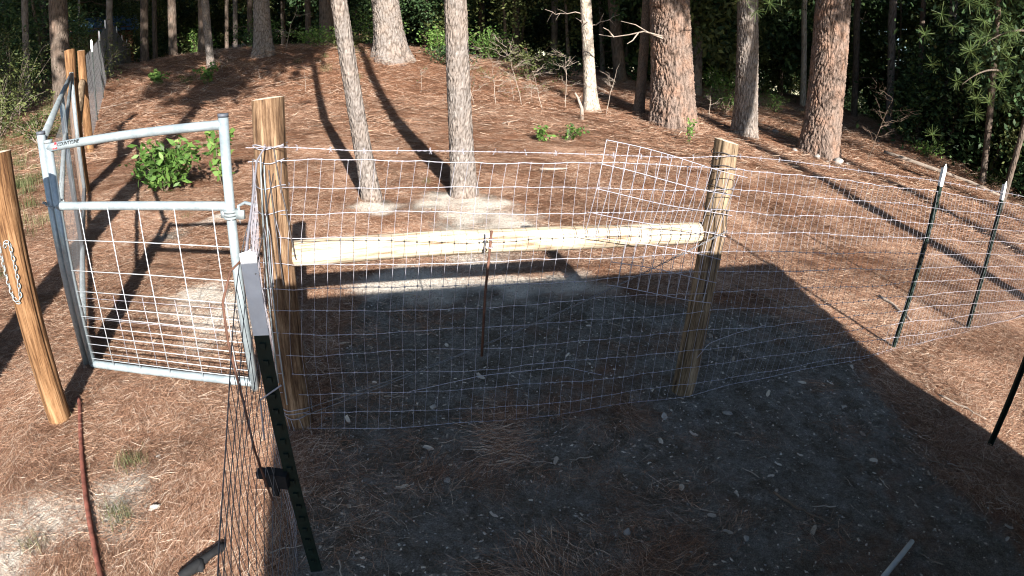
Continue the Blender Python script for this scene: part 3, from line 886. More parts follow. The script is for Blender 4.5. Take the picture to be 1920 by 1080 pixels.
# long gate standing edge on, behind the walk gate
GO = (-2.375, 2.335, 0)
lg = empty('long_gate', GO)
tag(lg, 'long mesh-filled tube gate seen edge on, running back to the orange posts', 'gate')
Ae = np.array([-2.375, 2.335]); Be = np.array([-4.60, 5.06])
def gl(s_, z): 
    q = Ae + (Be - Ae) * s_; return (q[0], q[1], float(H0(q[0], q[1])) + z)
zt0, zt1 = 1.31, 1.30
def zg(s_): return .03 + .30 * s_      # lifts with the slope
def gp(s_, z): q = Ae + (Be - Ae) * s_; return (q[0], q[1], zg(s_) + z)
st_c = tube_part('stile', [gp(0, .0), gp(0, 1.315)], .0225, 'galv', lg, org=GO)
cap(gp(0, 1.318), .0225, st_c, GO)
tube_part('stile', [gp(.5, .05), gp(.5, 1.28)], .0225, 'galv', lg, org=GO)
tube_part('stile', [gp(1, .05), gp(1, 1.32)], .0225, 'galv', lg, org=GO)
tube_part('top_rail', [gp(0.006, 1.27), gp(.5, 1.285), gp(1, 1.30)], .0215, 'galv_dark', lg, org=GO)
tube_part('bottom_rail', [gp(0.006, .08), gp(.5, .08), gp(1, .08)], .0215, 'galv_dark', lg, org=GO)
tube_part('diagonal_brace', [gp(0.01, .70), gp(.5, 1.0), gp(1, 1.26)], .0175, 'galv_dark', lg, org=GO)
for j in range(10):
    z = .12 + j * .11
    s_ = np.linspace(0, 1, 40)
    P = np.array([gp(q, z + .004 * math.sin(q * 20 + j)) for q in s_]) + [.02, -.01, 0]
    b = MB(); b.tube(P - np.array(GO), .0010, 4, False); b.build('mesh_wire', M['wire_dimmed'], lg)
for i in range(1, 66):
    s_ = i / 66.
    P = np.array([gp(s_, z) for z in (.08, .4, .8, 1.15)]) + [.022, -.012, 0]
    b = MB(); b.tube(P - np.array(GO), .0010, 4, False); b.build('mesh_wire', M['wire_dimmed'], lg)

# chains
def chain(P, label, link_l=.022, r=.0022, mt='wire'):
    P = np.array(P, float); Ls = np.r_[0, np.cumsum(np.linalg.norm(np.diff(P, axis=0), axis=1))]
    n = int(Ls[-1] / (link_l * .78))
    rt_ = empty('chain', tuple(P[0])); tag(rt_, label, 'chain')
    a = np.linspace(0, 2 * math.pi, 11)[:-1]
    base = MB(); base.tube(np.stack([np.cos(a) * link_l * .5, np.sin(a) * link_l * .3, 0 * a], -1), r, 5, False, True)
    me = base.mesh('chain_link'); me.materials.append(M[mt])
    for k in range(n):
        s_ = (k + .5) / n * Ls[-1]
        c = np.array([np.interp(s_, Ls, P[:, q]) for q in range(3)]); c2 = np.array([np.interp(min(s_ + .01, Ls[-1]), Ls, P[:, q]) for q in range(3)]); c1 = np.array([np.interp(max(s_ - .01, 0), Ls, P[:, q]) for q in range(3)])
        d = Vector(c2 - c1)
        if d.length < 1e-6: d = Vector((0, 0, 1))
        q_ = Vector((1, 0, 0)).rotation_difference(d.normalized()).to_matrix().to_4x4() @ Matrix.Rotation((k % 2) * math.pi / 2 + .3, 4, 'X')
        o = bpy.data.objects.new('chain_link', me); COL.objects.link(o); o.parent = rt_
        o.matrix_local = Matrix.Translation(Vector(c - P[0])) @ q_
cx, cy = -2.19, 1.85
def onpost(a, z, e=.006): return (cx + .012 * z + (.0585 + e) * math.cos(a), cy + .01 * z + (.0585 + e) * math.sin(a), z)
chain([onpost(-2.2, .945), onpost(-2.15, .85), onpost(-2.0, .77), onpost(-1.75, .70), onpost(-1.35, .675), onpost(-1.05, .70), onpost(-.95, .78), onpost(-.95, .87), onpost(-1.0, .945), onpost(-1.25, .955), onpost(-1.45, .93)], 'small loop of chain hanging on the orange post at the left', .026, .0026, 'galv_dark')
a = np.linspace(0, 2 * math.pi, 26)
ch = np.stack([-2.335 + .062 * np.cos(a), 2.315 + .042 * np.sin(a), .985 + .012 * np.sin(a * 2)], -1)
chain(ch, 'chain tying the walk gate to the long gate', .022, .0026, 'galv_dark')

# rusty pipe on the ground along the gateway
pp = np.array([(-2.20, 2.02), (-2.14, 1.95), (-1.76, 1.51), (-1.385, 1.06), (-1.16, .80)])
q = np.array([(x, y, z_at(x, y) + .022) for x, y in pp])
s_ = np.linspace(0, 1, 40); q = np.stack([np.interp(s_, np.linspace(0, 1, 5), q[:, c]) for c in range(3)], -1)
q[:, 0] += .012 * np.sin(s_ * 9)
b = MB(); b.tube(q, .0115, 12); o = b.build('rusty_pipe', M['rust'], None); tag(o, 'rusty steel pipe lying on the needles in front of the walk gate', 'pipe')
# pale pipe piece in the shade
b = MB()
P0_, P1_ = np.array([1.66, 1.385, .03]), np.array([1.36, 1.18, .03])
b.tube([P0_, P0_ * .6 + P1_ * .4, P1_], [.011, .012, .012], 14); o = b.build('pipe_piece', M['pvc'], None)
tag(o, 'short pale plastic pipe lying in the shade at the bottom right', 'pipe')
# dark rounded object by the bottom edge, not identified
b = MB(); b.tube([(-1.07, 1.12, .02), (-1.035, 1.17, .03), (-1.0, 1.235, .035), (-.982, 1.275, .03), (-.975, 1.30, .03)], [.019, .021, .014, .018, .010], 14)
b.tube([(-1.02, 1.2, .04), (-1.01, 1.16, .02)], .014, 10)
o = b.build('dark_object', M['black'], None); tag(o, 'black rounded object lying on the straw at the bottom edge', 'hose nozzle')

# ------------------------------------------------------------------ trees
def trunk_mesh(name, r0, r1, hm, lean, H_, flare, seed, cw=.05, chh=.14, depth=.012, fine=True, nth=None, nosway=False):
    """tapered trunk, furrowed bark as real relief; lean = metres sideways per metre up to hm, easing off above"""
    r = np.random.RandomState(seed)
    nth = nth or (int(np.clip(2 * math.pi * r0 / (.011 if fine else .03), 20, 150)))
    zs = [-.25]; d = .018 if fine else .08
    while zs[-1] < H_:
        zs.append(zs[-1] + (d if zs[-1] < hm * 1.15 + .5 else .6))
    zs = np.array(zs); nz = len(zs)
    th = np.arange(nth) * 2 * math.pi / nth
    rad = np.where(zs < hm, r0 + (r1 - r0) * np.clip(zs / hm, 0, 1), r1 * np.clip(1 - (zs - hm) / (H_ - hm) * .82, .1, 1))
    fl = np.exp(-np.clip(zs, 0, None) / (.22 + r0 * .45))
    ph = r.rand(4) * 6.28
    lobes = .5 + .28 * np.sin(3 * th + ph[0]) + .25 * np.sin(5 * th + ph[1]) + .12 * np.sin(8 * th + ph[2])
    R_ = rad[:, None] * (1 + flare * fl[:, None] * (.35 + lobes[None]))
    R_ *= 1 + .02 * np.sin(2 * th[None] + zs[:, None] * 1.3 + ph[3])
    # bark plates: cellular pattern wrapped round the stem
    nu = max(6, int(round(2 * math.pi * r0 / cw)))
    U = (th / (2 * math.pi) * nu)[None] + 0 * zs[:, None]; Vv = zs[:, None] / chh + 0 * th[None]
    U = U + .35 * np.sin(Vv * 1.7 + ph[0]) + .22 * np.sin(Vv * 3.9 + U * .8)
    iu = np.floor(U).astype(int); iv = np.floor(Vv).astype(int)
    jx = r.rand(nu, 512); jy = r.rand(nu, 512)
    f1 = np.full(U.shape, 9.); f2 = f1.copy()
    for a in (-1, 0, 1):
        for b_ in (-1, 0, 1):
            cu = iu + a; cv = iv + b_
            dx = cu + jx[cu % nu, cv % 512] - U; dy = cv + jy[cu % nu, cv % 512] - Vv
            dd = np.hypot(dx, dy)
            f2 = np.minimum(np.maximum(f1, dd), f2); f1 = np.minimum(f1, dd)
    fur = 1 - np.clip((f2 - f1) / .28, 0, 1)
    fur = fur ** 1.4
    R_ = R_ - depth * fur + depth * .25 * r.randn(*R_.shape) * (1 if fine else .0)
    lz = np.where(zs < hm, zs, hm + (zs - hm) * .35)
    V = np.stack([R_ * np.cos(th) + (lean[0] * lz)[:, None], R_ * np.sin(th) + (lean[1] * lz)[:, None], zs[:, None] + 0 * R_], -1).reshape(-1, 3)
    i = np.arange(nz - 1)[:, None] * nth; j = np.arange(nth)[None]
    F = np.stack([i + j, i + (j + 1) % nth, i + nth + (j + 1) % nth, i + nth + j], -1).reshape(-1, 4)
    top = np.array([lean[0] * lz[-1], lean[1] * lz[-1], zs[-1]])
    return mesh_np(name, V, F, True, {'furrow': fur.ravel() * .9}), (lambda z: np.array([lean[0] * (z if z < hm else hm + (z - hm) * .35), lean[1] * (z if z < hm else hm + (z - hm) * .35), z]))

def leaf_quads(C, size, r, flat=.0, asp=.45, vals=None):
    """C (n,3) leaf centres -> folded diamond leaves, two triangles each side of the midrib"""
    n = len(C)
    d = r.randn(n, 3); d[:, 2] *= (1 - flat); d[:, 2] -= .35; d /= np.linalg.norm(d, axis=1)[:, None]
    s = np.cross(d, r.randn(n, 3)); s /= np.linalg.norm(s, axis=1)[:, None] + 1e-9
    L = (size * (.6 + .7 * r.rand(n)))[:, None]
    V = np.stack([C - d * L * .5, C + s * L * asp * .5 + d * L * .05, C + d * L * .5, C - s * L * asp * .5 + d * L * .05], 1).reshape(-1, 3)
    F = np.arange(n * 4).reshape(-1, 4)
    v = np.repeat(np.clip(r.normal(.5, .2, n), 0, 1) if vals is None else vals, 4)
    return V, F, v

def pine_crown(seed, n_br=40, ln=2.7, hgt=7.0, tuft=.36, per=130):
    r = np.random.RandomState(seed); Vs = []; Fs = []; vs = []; k = 0
    C = []; D = []
    for i in range(n_br):
        z = hgt * (i + r.rand()) / n_br; a = r.rand() * 6.28; L = ln * (1 - .75 * z / hgt) * (.6 + .6 * r.rand())
        m_ = max(3, int(per * L / ln / 8))
        for q in range(m_ * 2):
            f = (.3 + .7 * r.rand())
            c = np.array([math.cos(a) * L * f, math.sin(a) * L * f, z + .25 * L * f]) + r.randn(3) * [.32, .32, .22]
            C.append(c)
    C = np.array(C); n = len(C)
    nb = 9
    dirs = r.randn(n, nb, 3); dirs[..., 2] += .25; dirs /= np.linalg.norm(dirs, axis=2)[..., None]
    s = np.cross(dirs, r.randn(n, nb, 3)); s /= np.linalg.norm(s, axis=2)[..., None] + 1e-9
    L = tuft * (.7 + .5 * r.rand(n, nb, 1)); w_ = .045
    a_ = C[:, None] + 0 * dirs
    V = np.stack([a_ - s * w_ * .4, a_ + s * w_ * .4, a_ + dirs * L + s * w_, a_ + dirs * L - s * w_], 2).reshape(-1, 3)
    F = np.arange(len(V)).reshape(-1, 4)
    return mesh_np('pine_crown', V, F, False, {'v': np.repeat(np.clip(r.normal(.45, .2, n * nb), 0, 1), 4)})

def leafy_crown(seed, n, R3, size, clumps=26, asp=.5, hollow=.25):
    r = np.random.RandomState(seed)
    cc = r.randn(clumps, 3); cc /= np.linalg.norm(cc, axis=1)[:, None]; cc *= (r.rand(clumps, 1) ** .5)
    cr = .16 + .26 * r.rand(clumps)
    k = r.randint(0, clumps, n)
    C = cc[k] + r.randn(n, 3) * cr[k][:, None] * .55
    C *= np.array(R3)
    V, F, v = leaf_quads(C, size, r, asp=asp)
    return mesh_np('leaf_crown', V, F, False, {'v': v})

CR_PINE = [pine_crown(300 + k) for k in range(3)]
for c in CR_PINE: c.materials.append(M['needle_green'])
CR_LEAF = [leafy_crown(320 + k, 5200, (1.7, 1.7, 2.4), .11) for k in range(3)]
for c in CR_LEAF: c.materials.append(M['leaf_dark'])
CR_OLIVE = [leafy_crown(340 + k, 4200, (1.5, 1.5, 2.1), .09) for k in range(2)]
for c in CR_OLIVE: c.materials.append(M['leaf_olive'])

def dead_branches(parent, at, n, z0, z1, L0, L1, mt, seed, r_stem=.1):
    r = np.random.RandomState(seed)
    for k in range(n):
        z = z0 + (z1 - z0) * r.rand(); a = r.rand() * 6.28; L = L0 + (L1 - L0) * r.rand()
        c = at(z); d = np.array([math.cos(a), math.sin(a), -.1 + .5 * r.rand()]); d /= np.linalg.norm(d)
        b = MB(); s_ = np.linspace(0, 1, 7)
        P = c + d * (r_stem + L * s_[:, None]); P += np.cumsum(r.randn(7, 3) * L * .035, 0)
        b.tube(P, .012 * L ** .5 * (1 - .8 * s_) + .002, 5, False)
        for q in range(4):
            i = 2 + q; d2 = unit(d + r.randn(3) * .6); b.tube([P[i], P[i] + d2 * L * .15, P[i] + d2 * L * .3 + [0, 0, -.02]], [.005, .003, .0015], 4, False)
        b.build('dead_branch', M[mt], parent)

# kind, x, y, base radius, radius at the picture's top edge, lean x, lean y, label, options
TREES = [
 ('near', -1.39, 5.32, .086, .071, -.115, -.17, 'slender pine leaning left just beyond the pen rail', dict(flare=.22, bark='bark_grey', cw=.028, ch=.06, depth=.006, H=13, crown=1)),
 ('near', -.53, 5.60, .117, .099, -.062, -.10, 'straight grey pine rising from pale dirt beyond the pen rail', dict(flare=.3, bark='bark_grey', cw=.030, ch=.085, depth=.007, H=15, crown=1)),
 ('near', 1.30, 10.99, .118, .100, -.117, .013, 'sunlit pale trunk with a flared foot at the forest edge', dict(flare=.75, bark='bark_pale', cw=.03, ch=.09, depth=.006, H=13, crown=0)),
 ('near', 2.72, 10.27, .375, .345, -.118, .030, 'huge sunlit pine with deep bark plates right of the centre', dict(flare=.30, bark='bark_red', cw=.062, ch=.34, depth=.034, H=19, crown=1)),
 ('near', 4.19, 10.48, .215, .195, -.086, .033, 'medium pine standing between the two big trunks', dict(flare=.35, bark='bark_grey', cw=.050, ch=.26, depth=.018, H=17, crown=1)),
 ('near', 5.41, 9.76, .330, .315, -.035, .019, 'massive reddish pine with stones piled at its flared base', dict(flare=.42, bark='bark_red', cw=.055, ch=.30, depth=.026, H=19, crown=1)),
 ('near', 2.24, 11.11, .098, .085, -.010, .002, 'slim shaded trunk close left of the huge pine', dict(flare=.3, bark='bark_dark', cw=.03, ch=.08, depth=.005, H=12, crown=1)),
 ('mid', 4.86, 16.29, .173, .158, -.067, .020, 'trunk half hidden just behind the huge pine', dict(flare=.2, bark='bark_grey', H=15, crown=1)),
 ('near', -2.94, 13.10, .315, .300, -.131, -.030, 'broad mottled pine with spreading roots behind the leaning pine', dict(flare=.62, bark='bark_grey', cw=.06, ch=.26, depth=.024, H=18, crown=1)),
 ('near', -6.11, 13.26, .20, .185, -.034, -.016, 'grey trunk with flared foot behind the gate corner post', dict(flare=.5, bark='bark_grey', cw=.05, ch=.14, depth=.012, H=16, crown=1)),
 ('near', -7.03, 12.35, .092, .090, -.057, -.033, 'slender trunk rising behind the small leafy plants', dict(flare=.1, bark='bark_grey', cw=.03, ch=.08, depth=.005, H=12, crown=0)),
 ('mid', -5.47, 16.10, .220, .205, -.028, -.010, 'shaded trunk just left of the broad mottled pine', dict(flare=.3, bark='bark_dark', H=15, crown=1)),
 ('mid', -8.59, 14.67, .125, .120, .010, .006, 'dark trunk directly behind the slender one near the leafy plants', dict(flare=.2, bark='bark_dark', H=14, crown=1)),
 ('mid', -11.54, 11.08, .089, .085, .021, .022, 'pale pole-like trunk rising from brush at the far left', dict(flare=.1, bark='bark_grey', H=12, crown=0)),
 ('mid', -9.23, 9.85, .212, .188, .004, .004, 'thick vine-covered trunk outside the long fence', dict(flare=.2, bark='bark_dark', H=14, crown=1)),
 ('mid', -13.24, 14.99, .04, .036, .023, .020, 'thin white stem beyond the vine-covered trunk', dict(flare=.1, bark='bark_pale', H=9, crown=0)),
 ('mid', -10.65, 13.25, .094, .092, .023, .018, 'trunk standing against the line of the long fence', dict(flare=.1, bark='bark_grey', H=13, crown=1)),
 ('mid', -10.7, 14.9, .125, .115, .024, .018, 'dark trunk inside the fence near its far end', dict(flare=.2, bark='bark_dark', H=13, crown=1)),
 ('mid', -11.96, 17.26, .087, .085, .015, .010, 'thin trunk behind the one near the fence end', dict(flare=.1, bark='bark_dark', H=12, crown=0)),
 ('mid', 9.02, 17.85, .102, .093, -.096, .048, 'white-barked stem left of the massive reddish pine', dict(flare=.1, bark='bark_pale', H=12, crown=0)),
 ('mid', 11.46, 16.39, .120, .130, -.094, .064, 'shaded trunk among leaves right of the massive reddish pine', dict(flare=.1, bark='bark_grey', H=13, crown=1)),
 ('mid', 12.2, 14.55, .129, .135, -.055, .045, 'tall dark stem with a sunlit edge at the right', dict(flare=.1, bark='bark_grey', H=14, crown=0)),
 ('mid', 8.31, 7.95, .060, .045, .10, .014, 'thin leaning trunk by the right frame edge behind the farther steel post', dict(flare=.1, bark='bark_dark', H=6, crown=0)),
 ('mid', 1.22, 23.97, .133, .130, -.050, .002, 'dim trunk in the woods left of the sunlit pale one', dict(flare=.1, bark='bark_grey', H=15, crown=1)),
 ('mid', -.32, 22.00, .142, .140, -.034, -.001, 'dim trunk in the woods right of the straight grey pine', dict(flare=.2, bark='bark_dark', H=15, crown=1)),
 ('mid', 2.76, 16.77, .173, .170, -.157, .024, 'dark trunk close behind the sunlit pale one', dict(flare=.2, bark='bark_dark', H=15, crown=1)),
 ('mid', -10.10, 19.54, .091, .082, .002, .001, 'thin stem seen left of the grey trunk with flared foot', dict(flare=.1, bark='bark_grey', H=12, crown=1)),
 ('mid', -8.75, 17.98, .092, .090, -.008, -.004, 'stem hugging the left side of the grey trunk with flared foot', dict(flare=.1, bark='bark_dark', H=13, crown=0)),
 ('mid', -10.87, 25.80, .116, .104, -.016, -.007, 'far stem between the corner post and the leaning pine', dict(flare=.1, bark='bark_grey', H=14, crown=1)),
 ('mid', -11.33, 21.16, .077, .075, .012, .006, 'far thin stem right of the slender trunk', dict(flare=.1, bark='bark_dark', H=12, crown=0)),
 ('mid', -1.83, 25.94, .144, .140, -.047, -.003, 'far trunk just right of the straight grey pine', dict(flare=.1, bark='bark_dark', H=15, crown=1)),
 ('mid', -3.84, 23.69, .155, .150, -.049, -.008, 'far trunk just left of the straight grey pine', dict(flare=.1, bark='bark_dark', H=15, crown=1)),
 ('mid', -8.30, 28.83, .138, .135, -.028, -.008, 'far trunk seen through the gap left of the broad mottled pine', dict(flare=.1, bark='bark_grey', H=15, crown=1)),
 ('mid', 11.01, 17.88, .116, .114, -.091, .055, 'trunk close right behind the massive reddish pine', dict(flare=.1, bark='bark_dark', H=14, crown=1)),
 ('mid', 11.64, 15.01, .088, .086, -.095, .072, 'slim dark trunk between the shaded trunk and the tall dark stem', dict(flare=.1, bark='bark_dark', H=12, crown=0)),
 ('mid', 9.76, 10.04, .078, .075, -.067, .064, 'crooked stem beside the pine bough at the upper right', dict(flare=.1, bark='bark_dark', H=9, crown=0)),
 ('mid', 2.92, 21.81, .091, .089, -.102, .013, 'thin stem deep in shade right of the sunlit pale trunk', dict(flare=.1, bark='bark_grey', H=13, crown=0)),
 ('mid', 9.99, 21.82, .100, .098, -.104, .046, 'slim far stem right of the medium pine', dict(flare=.1, bark='bark_dark', H=13, crown=1)),
 ('mid', -14.00, 14.29, .129, .127, .010, .010, 'dark trunk left behind the vine-covered one', dict(flare=.1, bark='bark_dark', H=14, crown=1)),
 ('mid', -16.30, 14.78, .142, .140, .029, .032, 'trunk at the very left edge of the woods', dict(flare=.1, bark='bark_dark', H=14, crown=1)),
 ('mid', -9.82, 15.09, .133, .115, -.001, -.001, 'dark forked-looking trunk wrapped in brush beyond the left slope', dict(flare=.1, bark='bark_dark', H=13, crown=1)),
 ('mid', -6.99, 18.74, .111, .093, -.036, -.013, 'stem between the grey trunk and the shaded one', dict(flare=.1, bark='bark_dark', H=14, crown=1)),
]
for k, (kd, x, y, r0, r1, lx, ly, lab, op) in enumerate(TREES):
    fine = kd == 'near'
    z0 = z_at(x, y)
    d = math.hypot(x, y); hm = max(1.2, 1.6 + .115 * d - z0 + .3)
    Ht = op['H']
    me, at = trunk_mesh('trunk', r0, r1, hm, (lx, ly), Ht, op['flare'], 40 + k, op.get('cw', .06), op.get('ch', .16), op.get('depth', .01), fine)
    root = empty('pine_tree' if op['crown'] else 'tree', (x, y, z0))
    tag(root, lab, 'tree')
    link('trunk', me, M[op['bark']], root)
    if op['crown']:
        c = link('crown', CR_PINE[k % 3], None, root)
        zc = Ht * .52
        c.location = Vector(at(zc)); c.rotation_euler = (0, 0, k * 1.3)
        sc = Ht / 15 * (1.0 if d > 8 else .8); c.scale = (sc, sc, sc * 1.05)
    else:
        c = link('crown', (CR_LEAF + CR_OLIVE)[k % 5], None, root)
        c.location = Vector(at(Ht * .75)); c.rotation_euler = (0, 0, k * 1.7); c.scale = (1.1, 1.1, 1.2)
    if fine and d > 8 and k in (2, 8, 9):
        dead_branches(root, at, 3, 1.5, hm + .5, .3, .9, 'twig', 70 + k, r0 * .8)
    if kd == 'mid' and k % 3 == 0:
        dead_branches(root, at, 4, .8, 4, .5, 1.4, 'twig_dark', 70 + k, r0 * .8)

# trees that stand outside the picture and throw their shadows into it
for k, (x, y, r0, lx, ly, Ht, zc, cs, lab) in enumerate([
        (-2.62, 1.02, .13, .0, .0, 15, 5.6, 1.25, 'pine just outside the left frame edge whose trunk shadow crosses the slope'),
        (5.6, 2.35, .17, .26, .02, 15, 6.8, 1.05, 'leaning pine outside the right frame edge shading the wire fence'),
        (7.4, 2.7, .19, .22, .03, 15, 6.8, 1.1, 'second pine outside the right frame edge beyond the leaning one'),
        (-7.2, -1.5, .2, 0, 0, 19, 6.5, 1.6, 'pine standing far outside the picture on the left'),
        (-10.5, 2.5, .2, 0, 0, 18, 7.5, 1.4, 'pine outside the picture beyond the left grass'),
        (11.5, -1.5, .2, 0.0, 0, 20, 11.0, 1.5, 'pine standing well outside the picture on the right'),
        (12.5, 3.5, .2, 0, 0, 18, 7.0, 1.5, 'pine on the falling slope outside the picture on the right')]):
    z0 = z_at(x, y)
    me, at = trunk_mesh('trunk', r0, r0 * .85, 5., (lx, ly), Ht, .2, 90 + k, .06, .16, .01, False)
    root = empty('pine_tree', (x, y, z0)); tag(root, lab, 'tree'); link('trunk', me, M['bark_grey'], root)
    c = link('crown', CR_PINE[k % 3], None, root); c.location = Vector(at(zc)); c.scale = (cs, cs, cs); c.rotation_euler = (0, 0, k * 2.1)

# ------------------------------------------------------------------ understory
def shrub_mesh(seed, n, R3, size, asp=.5, stems=7, droop=.3, mt='leaf'):
    """stems with leaves in opposite pairs"""
    r = np.random.RandomState(seed)
    C = []; S = MB()
    for k in range(stems):
        a = r.rand() * 6.28; sp_ = .25 + .75 * r.rand(); h = R3[2] * (.55 + .45 * r.rand())
        tip = np.array([math.cos(a) * R3[0] * sp_, math.sin(a) * R3[1] * sp_, h])
        s_ = np.linspace(0, 1, 9)[:, None]
        P = tip * s_ * [1, 1, 1] ; P[:, 2] = h * np.sin(s_[:, 0] * 1.35) / math.sin(1.35); P += np.cumsum(r.randn(9, 3) * R3[2] * .012, 0)
        S.tube(P, .0045 * (1.3 - s_[:, 0]), 4, False)
        m_ = n // stems
        q = .2 + .8 * r.rand(m_); base = np.stack([np.interp(q, s_[:, 0], P[:, c]) for c in range(3)], -1)
        C.append(base + r.randn(m_, 3) * [R3[0] * .17, R3[1] * .17, R3[2] * .09])
    C = np.concatenate(C); C[:, 2] = np.maximum(C[:, 2], .02)
    V, F, v = leaf_quads(C, size, r, .35, asp)
    return mesh_np('leaves', V, F, False, {'v': v}), S
def shrub(name, x, y, seed, n, R3, size, label, cat, mt='leaf', asp=.5, stems=7, group=None, stem_mt='twig_dark'):
    me, S = shrub_mesh(seed, n, R3, size, asp, stems)
    root = empty(name, (x, y, z_at(x, y))); tag(root, label, cat, group)
    o = link('leaves', me, M[mt], root); o['kind'] = 'stuff'
    S.build('stems', M[stem_mt], root)
    return root
shrub('leafy_shrub', -3.68, 5.3, 1, 760, (.52, .38, .52), .10, 'bright green leafy bush on the straw behind the walk gate', 'bush', 'leaf', .38, 18)
shrub('leafy_shrub', -3.12, 5.6, 2, 110, (.22, .16, .74), .105, 'tall leafy shoot at the right side of the bright green bush', 'plant', 'leaf', .5, 4)
shrub('leafy_plant', -7.72, 11.2, 3, 170, (.30, .22, .34), .10, 'small bright green plant at the left of the slope', 'plant', 'leaf', .55, 8)
shrub('leafy_plant', -6.35, 10.95, 4, 190, (.30, .22, .42), .10, 'bright green plant at the foot of the slender trunk', 'plant', 'leaf', .55, 8)
shrub('leafy_plant', -6.9, 11.1, 5, 150, (.4, .2, .24), .06, 'dull feathery plant left of the slender trunk foot', 'plant', 'leaf_olive', .4, 8)
shrub('leafy_plant', .26, 8.05, 6, 110, (.20, .16, .22), .07, 'little green plant left of the pair beyond the fence flap', 'plant', 'leaf', .5, 6)
shrub('leafy_plant', .68, 8.3, 7, 130, (.26, .16, .25), .07, 'wider green plant right of the pair beyond the fence flap', 'plant', 'leaf', .5, 7)
shrub('leafy_plant', 2.63, 8.9, 8, 110, (.10, .10, .46), .06, 'upright green sprig in front of the huge pine', 'plant', 'leaf', .5, 5)
shrub('leafy_plant', 4.62, 12.9, 9, 900, (.75, .5, .85), .075, 'bamboo-like green bush between the huge pine and the medium one', 'bush', 'leaf', .22, 18)
shrub('leafy_plant', 6.4, 14.2, 19, 500, (.6, .5, .6), .075, 'low green bush right of the medium pine', 'bush', 'leaf', .22, 14)
shrub('leafy_plant', 9.6, 11.9, 20, 500, (.7, .5, .4), .08, 'bright green weeds on the edge of the slope at the right', 'bush', 'leaf', .3, 16)
shrub('leafy_plant', 10.1, 10.2, 21, 420, (.7, .5, .35), .08, 'second patch of weeds farther down the right slope edge', 'bush', 'leaf_olive', .3, 14)
for k, (x, y, R3, mt, lab) in enumerate([
        (-5.0, 14.1, (.9, .5, .55), 'leaf', 'green bush left of the broad mottled pine'), (-4.3, 13.9, (.7, .45, .45), 'leaf_olive', 'low bush touching the broad mottled pine'),
        (-2.0, 13.9, (.6, .4, .75), 'leaf', 'green bush right of the broad mottled pine'), (-1.5, 13.2, (.8, .4, .55), 'leaf_dark', 'dark bush behind the straight grey pine'),
        (.1, 13.0, (.9, .5, .9), 'leaf_olive', 'thin-leaved bush right behind the straight grey pine'), (-6.9, 14.8, (.7, .4, .5), 'leaf_dark', 'dark bush left of the grey trunk with flared foot'),
        (.9, 13.8, (.8, .5, .7), 'leaf_dark', 'dark bush left behind the sunlit pale trunk')]):
    shrub('leafy_bush', x, y, 30 + k, 900, R3, .075, lab, 'bush', mt, .45, 16)

# far trees with low crowns standing in the woods
r = np.random.RandomState(77)
UND = []
spots = [(-15.5, 12.0), (-12.8, 12.6), (-17, 17), (-14, 19.5), (-11, 23), (-8, 24), (-5.2, 21), (-2.5, 20), (-.8, 18.6), (1.3, 18.2), (3.6, 19.5), (6.2, 20.5), (8.2, 21.5), (10.4, 20.2), (12.6, 18.5),
         (13.5, 16.0), (14.2, 13.4), (13.0, 11.6), (12.2, 9.8), (13.8, 8.6), (11.3, 13.4), (15.5, 19), (9.0, 25), (4.5, 25), (0, 26), (-7.2, 29), (-18.5, 23), (-13.6, 9.2), (-16.5, 9.5), (6.9, 17.6), (12.0, 12.0), (10.9, 7.8)]
for k, (x, y) in enumerate(spots):
    z0 = z_at(x, y); ci = k % 5
    root = empty('understory_tree', (x, y, z0))
    tag(root, 'leafy small tree making up the dark understory of the woods', 'tree', 'small leafy trees in the understory')
    root['label'] = 'dark green leafy small tree making up the understory of the woods' if ci < 3 else 'olive green leafy small tree making up the understory of the woods'
    hgt = 2.6 + 2.2 * r.rand()
    b = MB(); s_ = np.linspace(0, 1, 8); P = np.stack([.25 * np.sin(s_ * 2 + k), .2 * np.sin(s_ * 3 + 2 * k), -.2 + (hgt + 1.2) * s_], -1); b.tube(P, .055 * (1.25 - s_), 8, False)
    b.build('trunk', M['bark_dark'], root)
    c = link('crown', (CR_LEAF + CR_OLIVE)[ci], None, root); c.location = (0, 0, hgt * (.55 if x > 9 or x < -12 else .95)); s1 = .9 + .5 * r.rand(); c.scale = (s1 * 1.15, s1 * 1.15, s1 * .95); c.rotation_euler = (0, 0, r.rand() * 6)

# deep forest foliage beyond what can be told apart
CL = [leafy_crown(400 + k, 420, (.9, .9, .8), .15, 9) for k in range(3)] + [leafy_crown(410 + k, 420, (.9, .9, .8), .14, 9) for k in range(2)]
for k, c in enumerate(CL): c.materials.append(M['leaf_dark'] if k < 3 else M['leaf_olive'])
n = 5200
aa = (r.rand(n) - .5) * math.radians(150); dd = 24 + 46 * r.rand(n) ** .9
x = dd * np.sin(aa); y = dd * np.cos(aa)
right = (x > 9)
dd2 = np.where(right & (r.rand(n) < .5), 15 + 14 * r.rand(n), dd)
x = dd2 * np.sin(aa); y = dd2 * np.cos(aa)
zz = H(x, y) + np.where(r.rand(n) < .75, 1.2 + 5.5 * r.rand(n), .2 + 14 * r.rand(n))
gap = (x < 0) & (dd2 < 40) & (zz < H(x, y) + 2.6)
bad = (x > 6) & (x - (9.6 + .24 * (y - 8.1)) < 1.0) & (y < 19)
keep = ~gap & ~bad
x, y, zz = x[keep], y[keep], zz[keep]; n = len(x)
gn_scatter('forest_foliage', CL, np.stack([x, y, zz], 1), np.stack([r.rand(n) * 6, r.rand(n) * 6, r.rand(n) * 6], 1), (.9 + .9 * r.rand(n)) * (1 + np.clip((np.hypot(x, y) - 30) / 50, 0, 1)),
           r.randint(0, 5, n), 'mass of dark leaves deep in the woods')

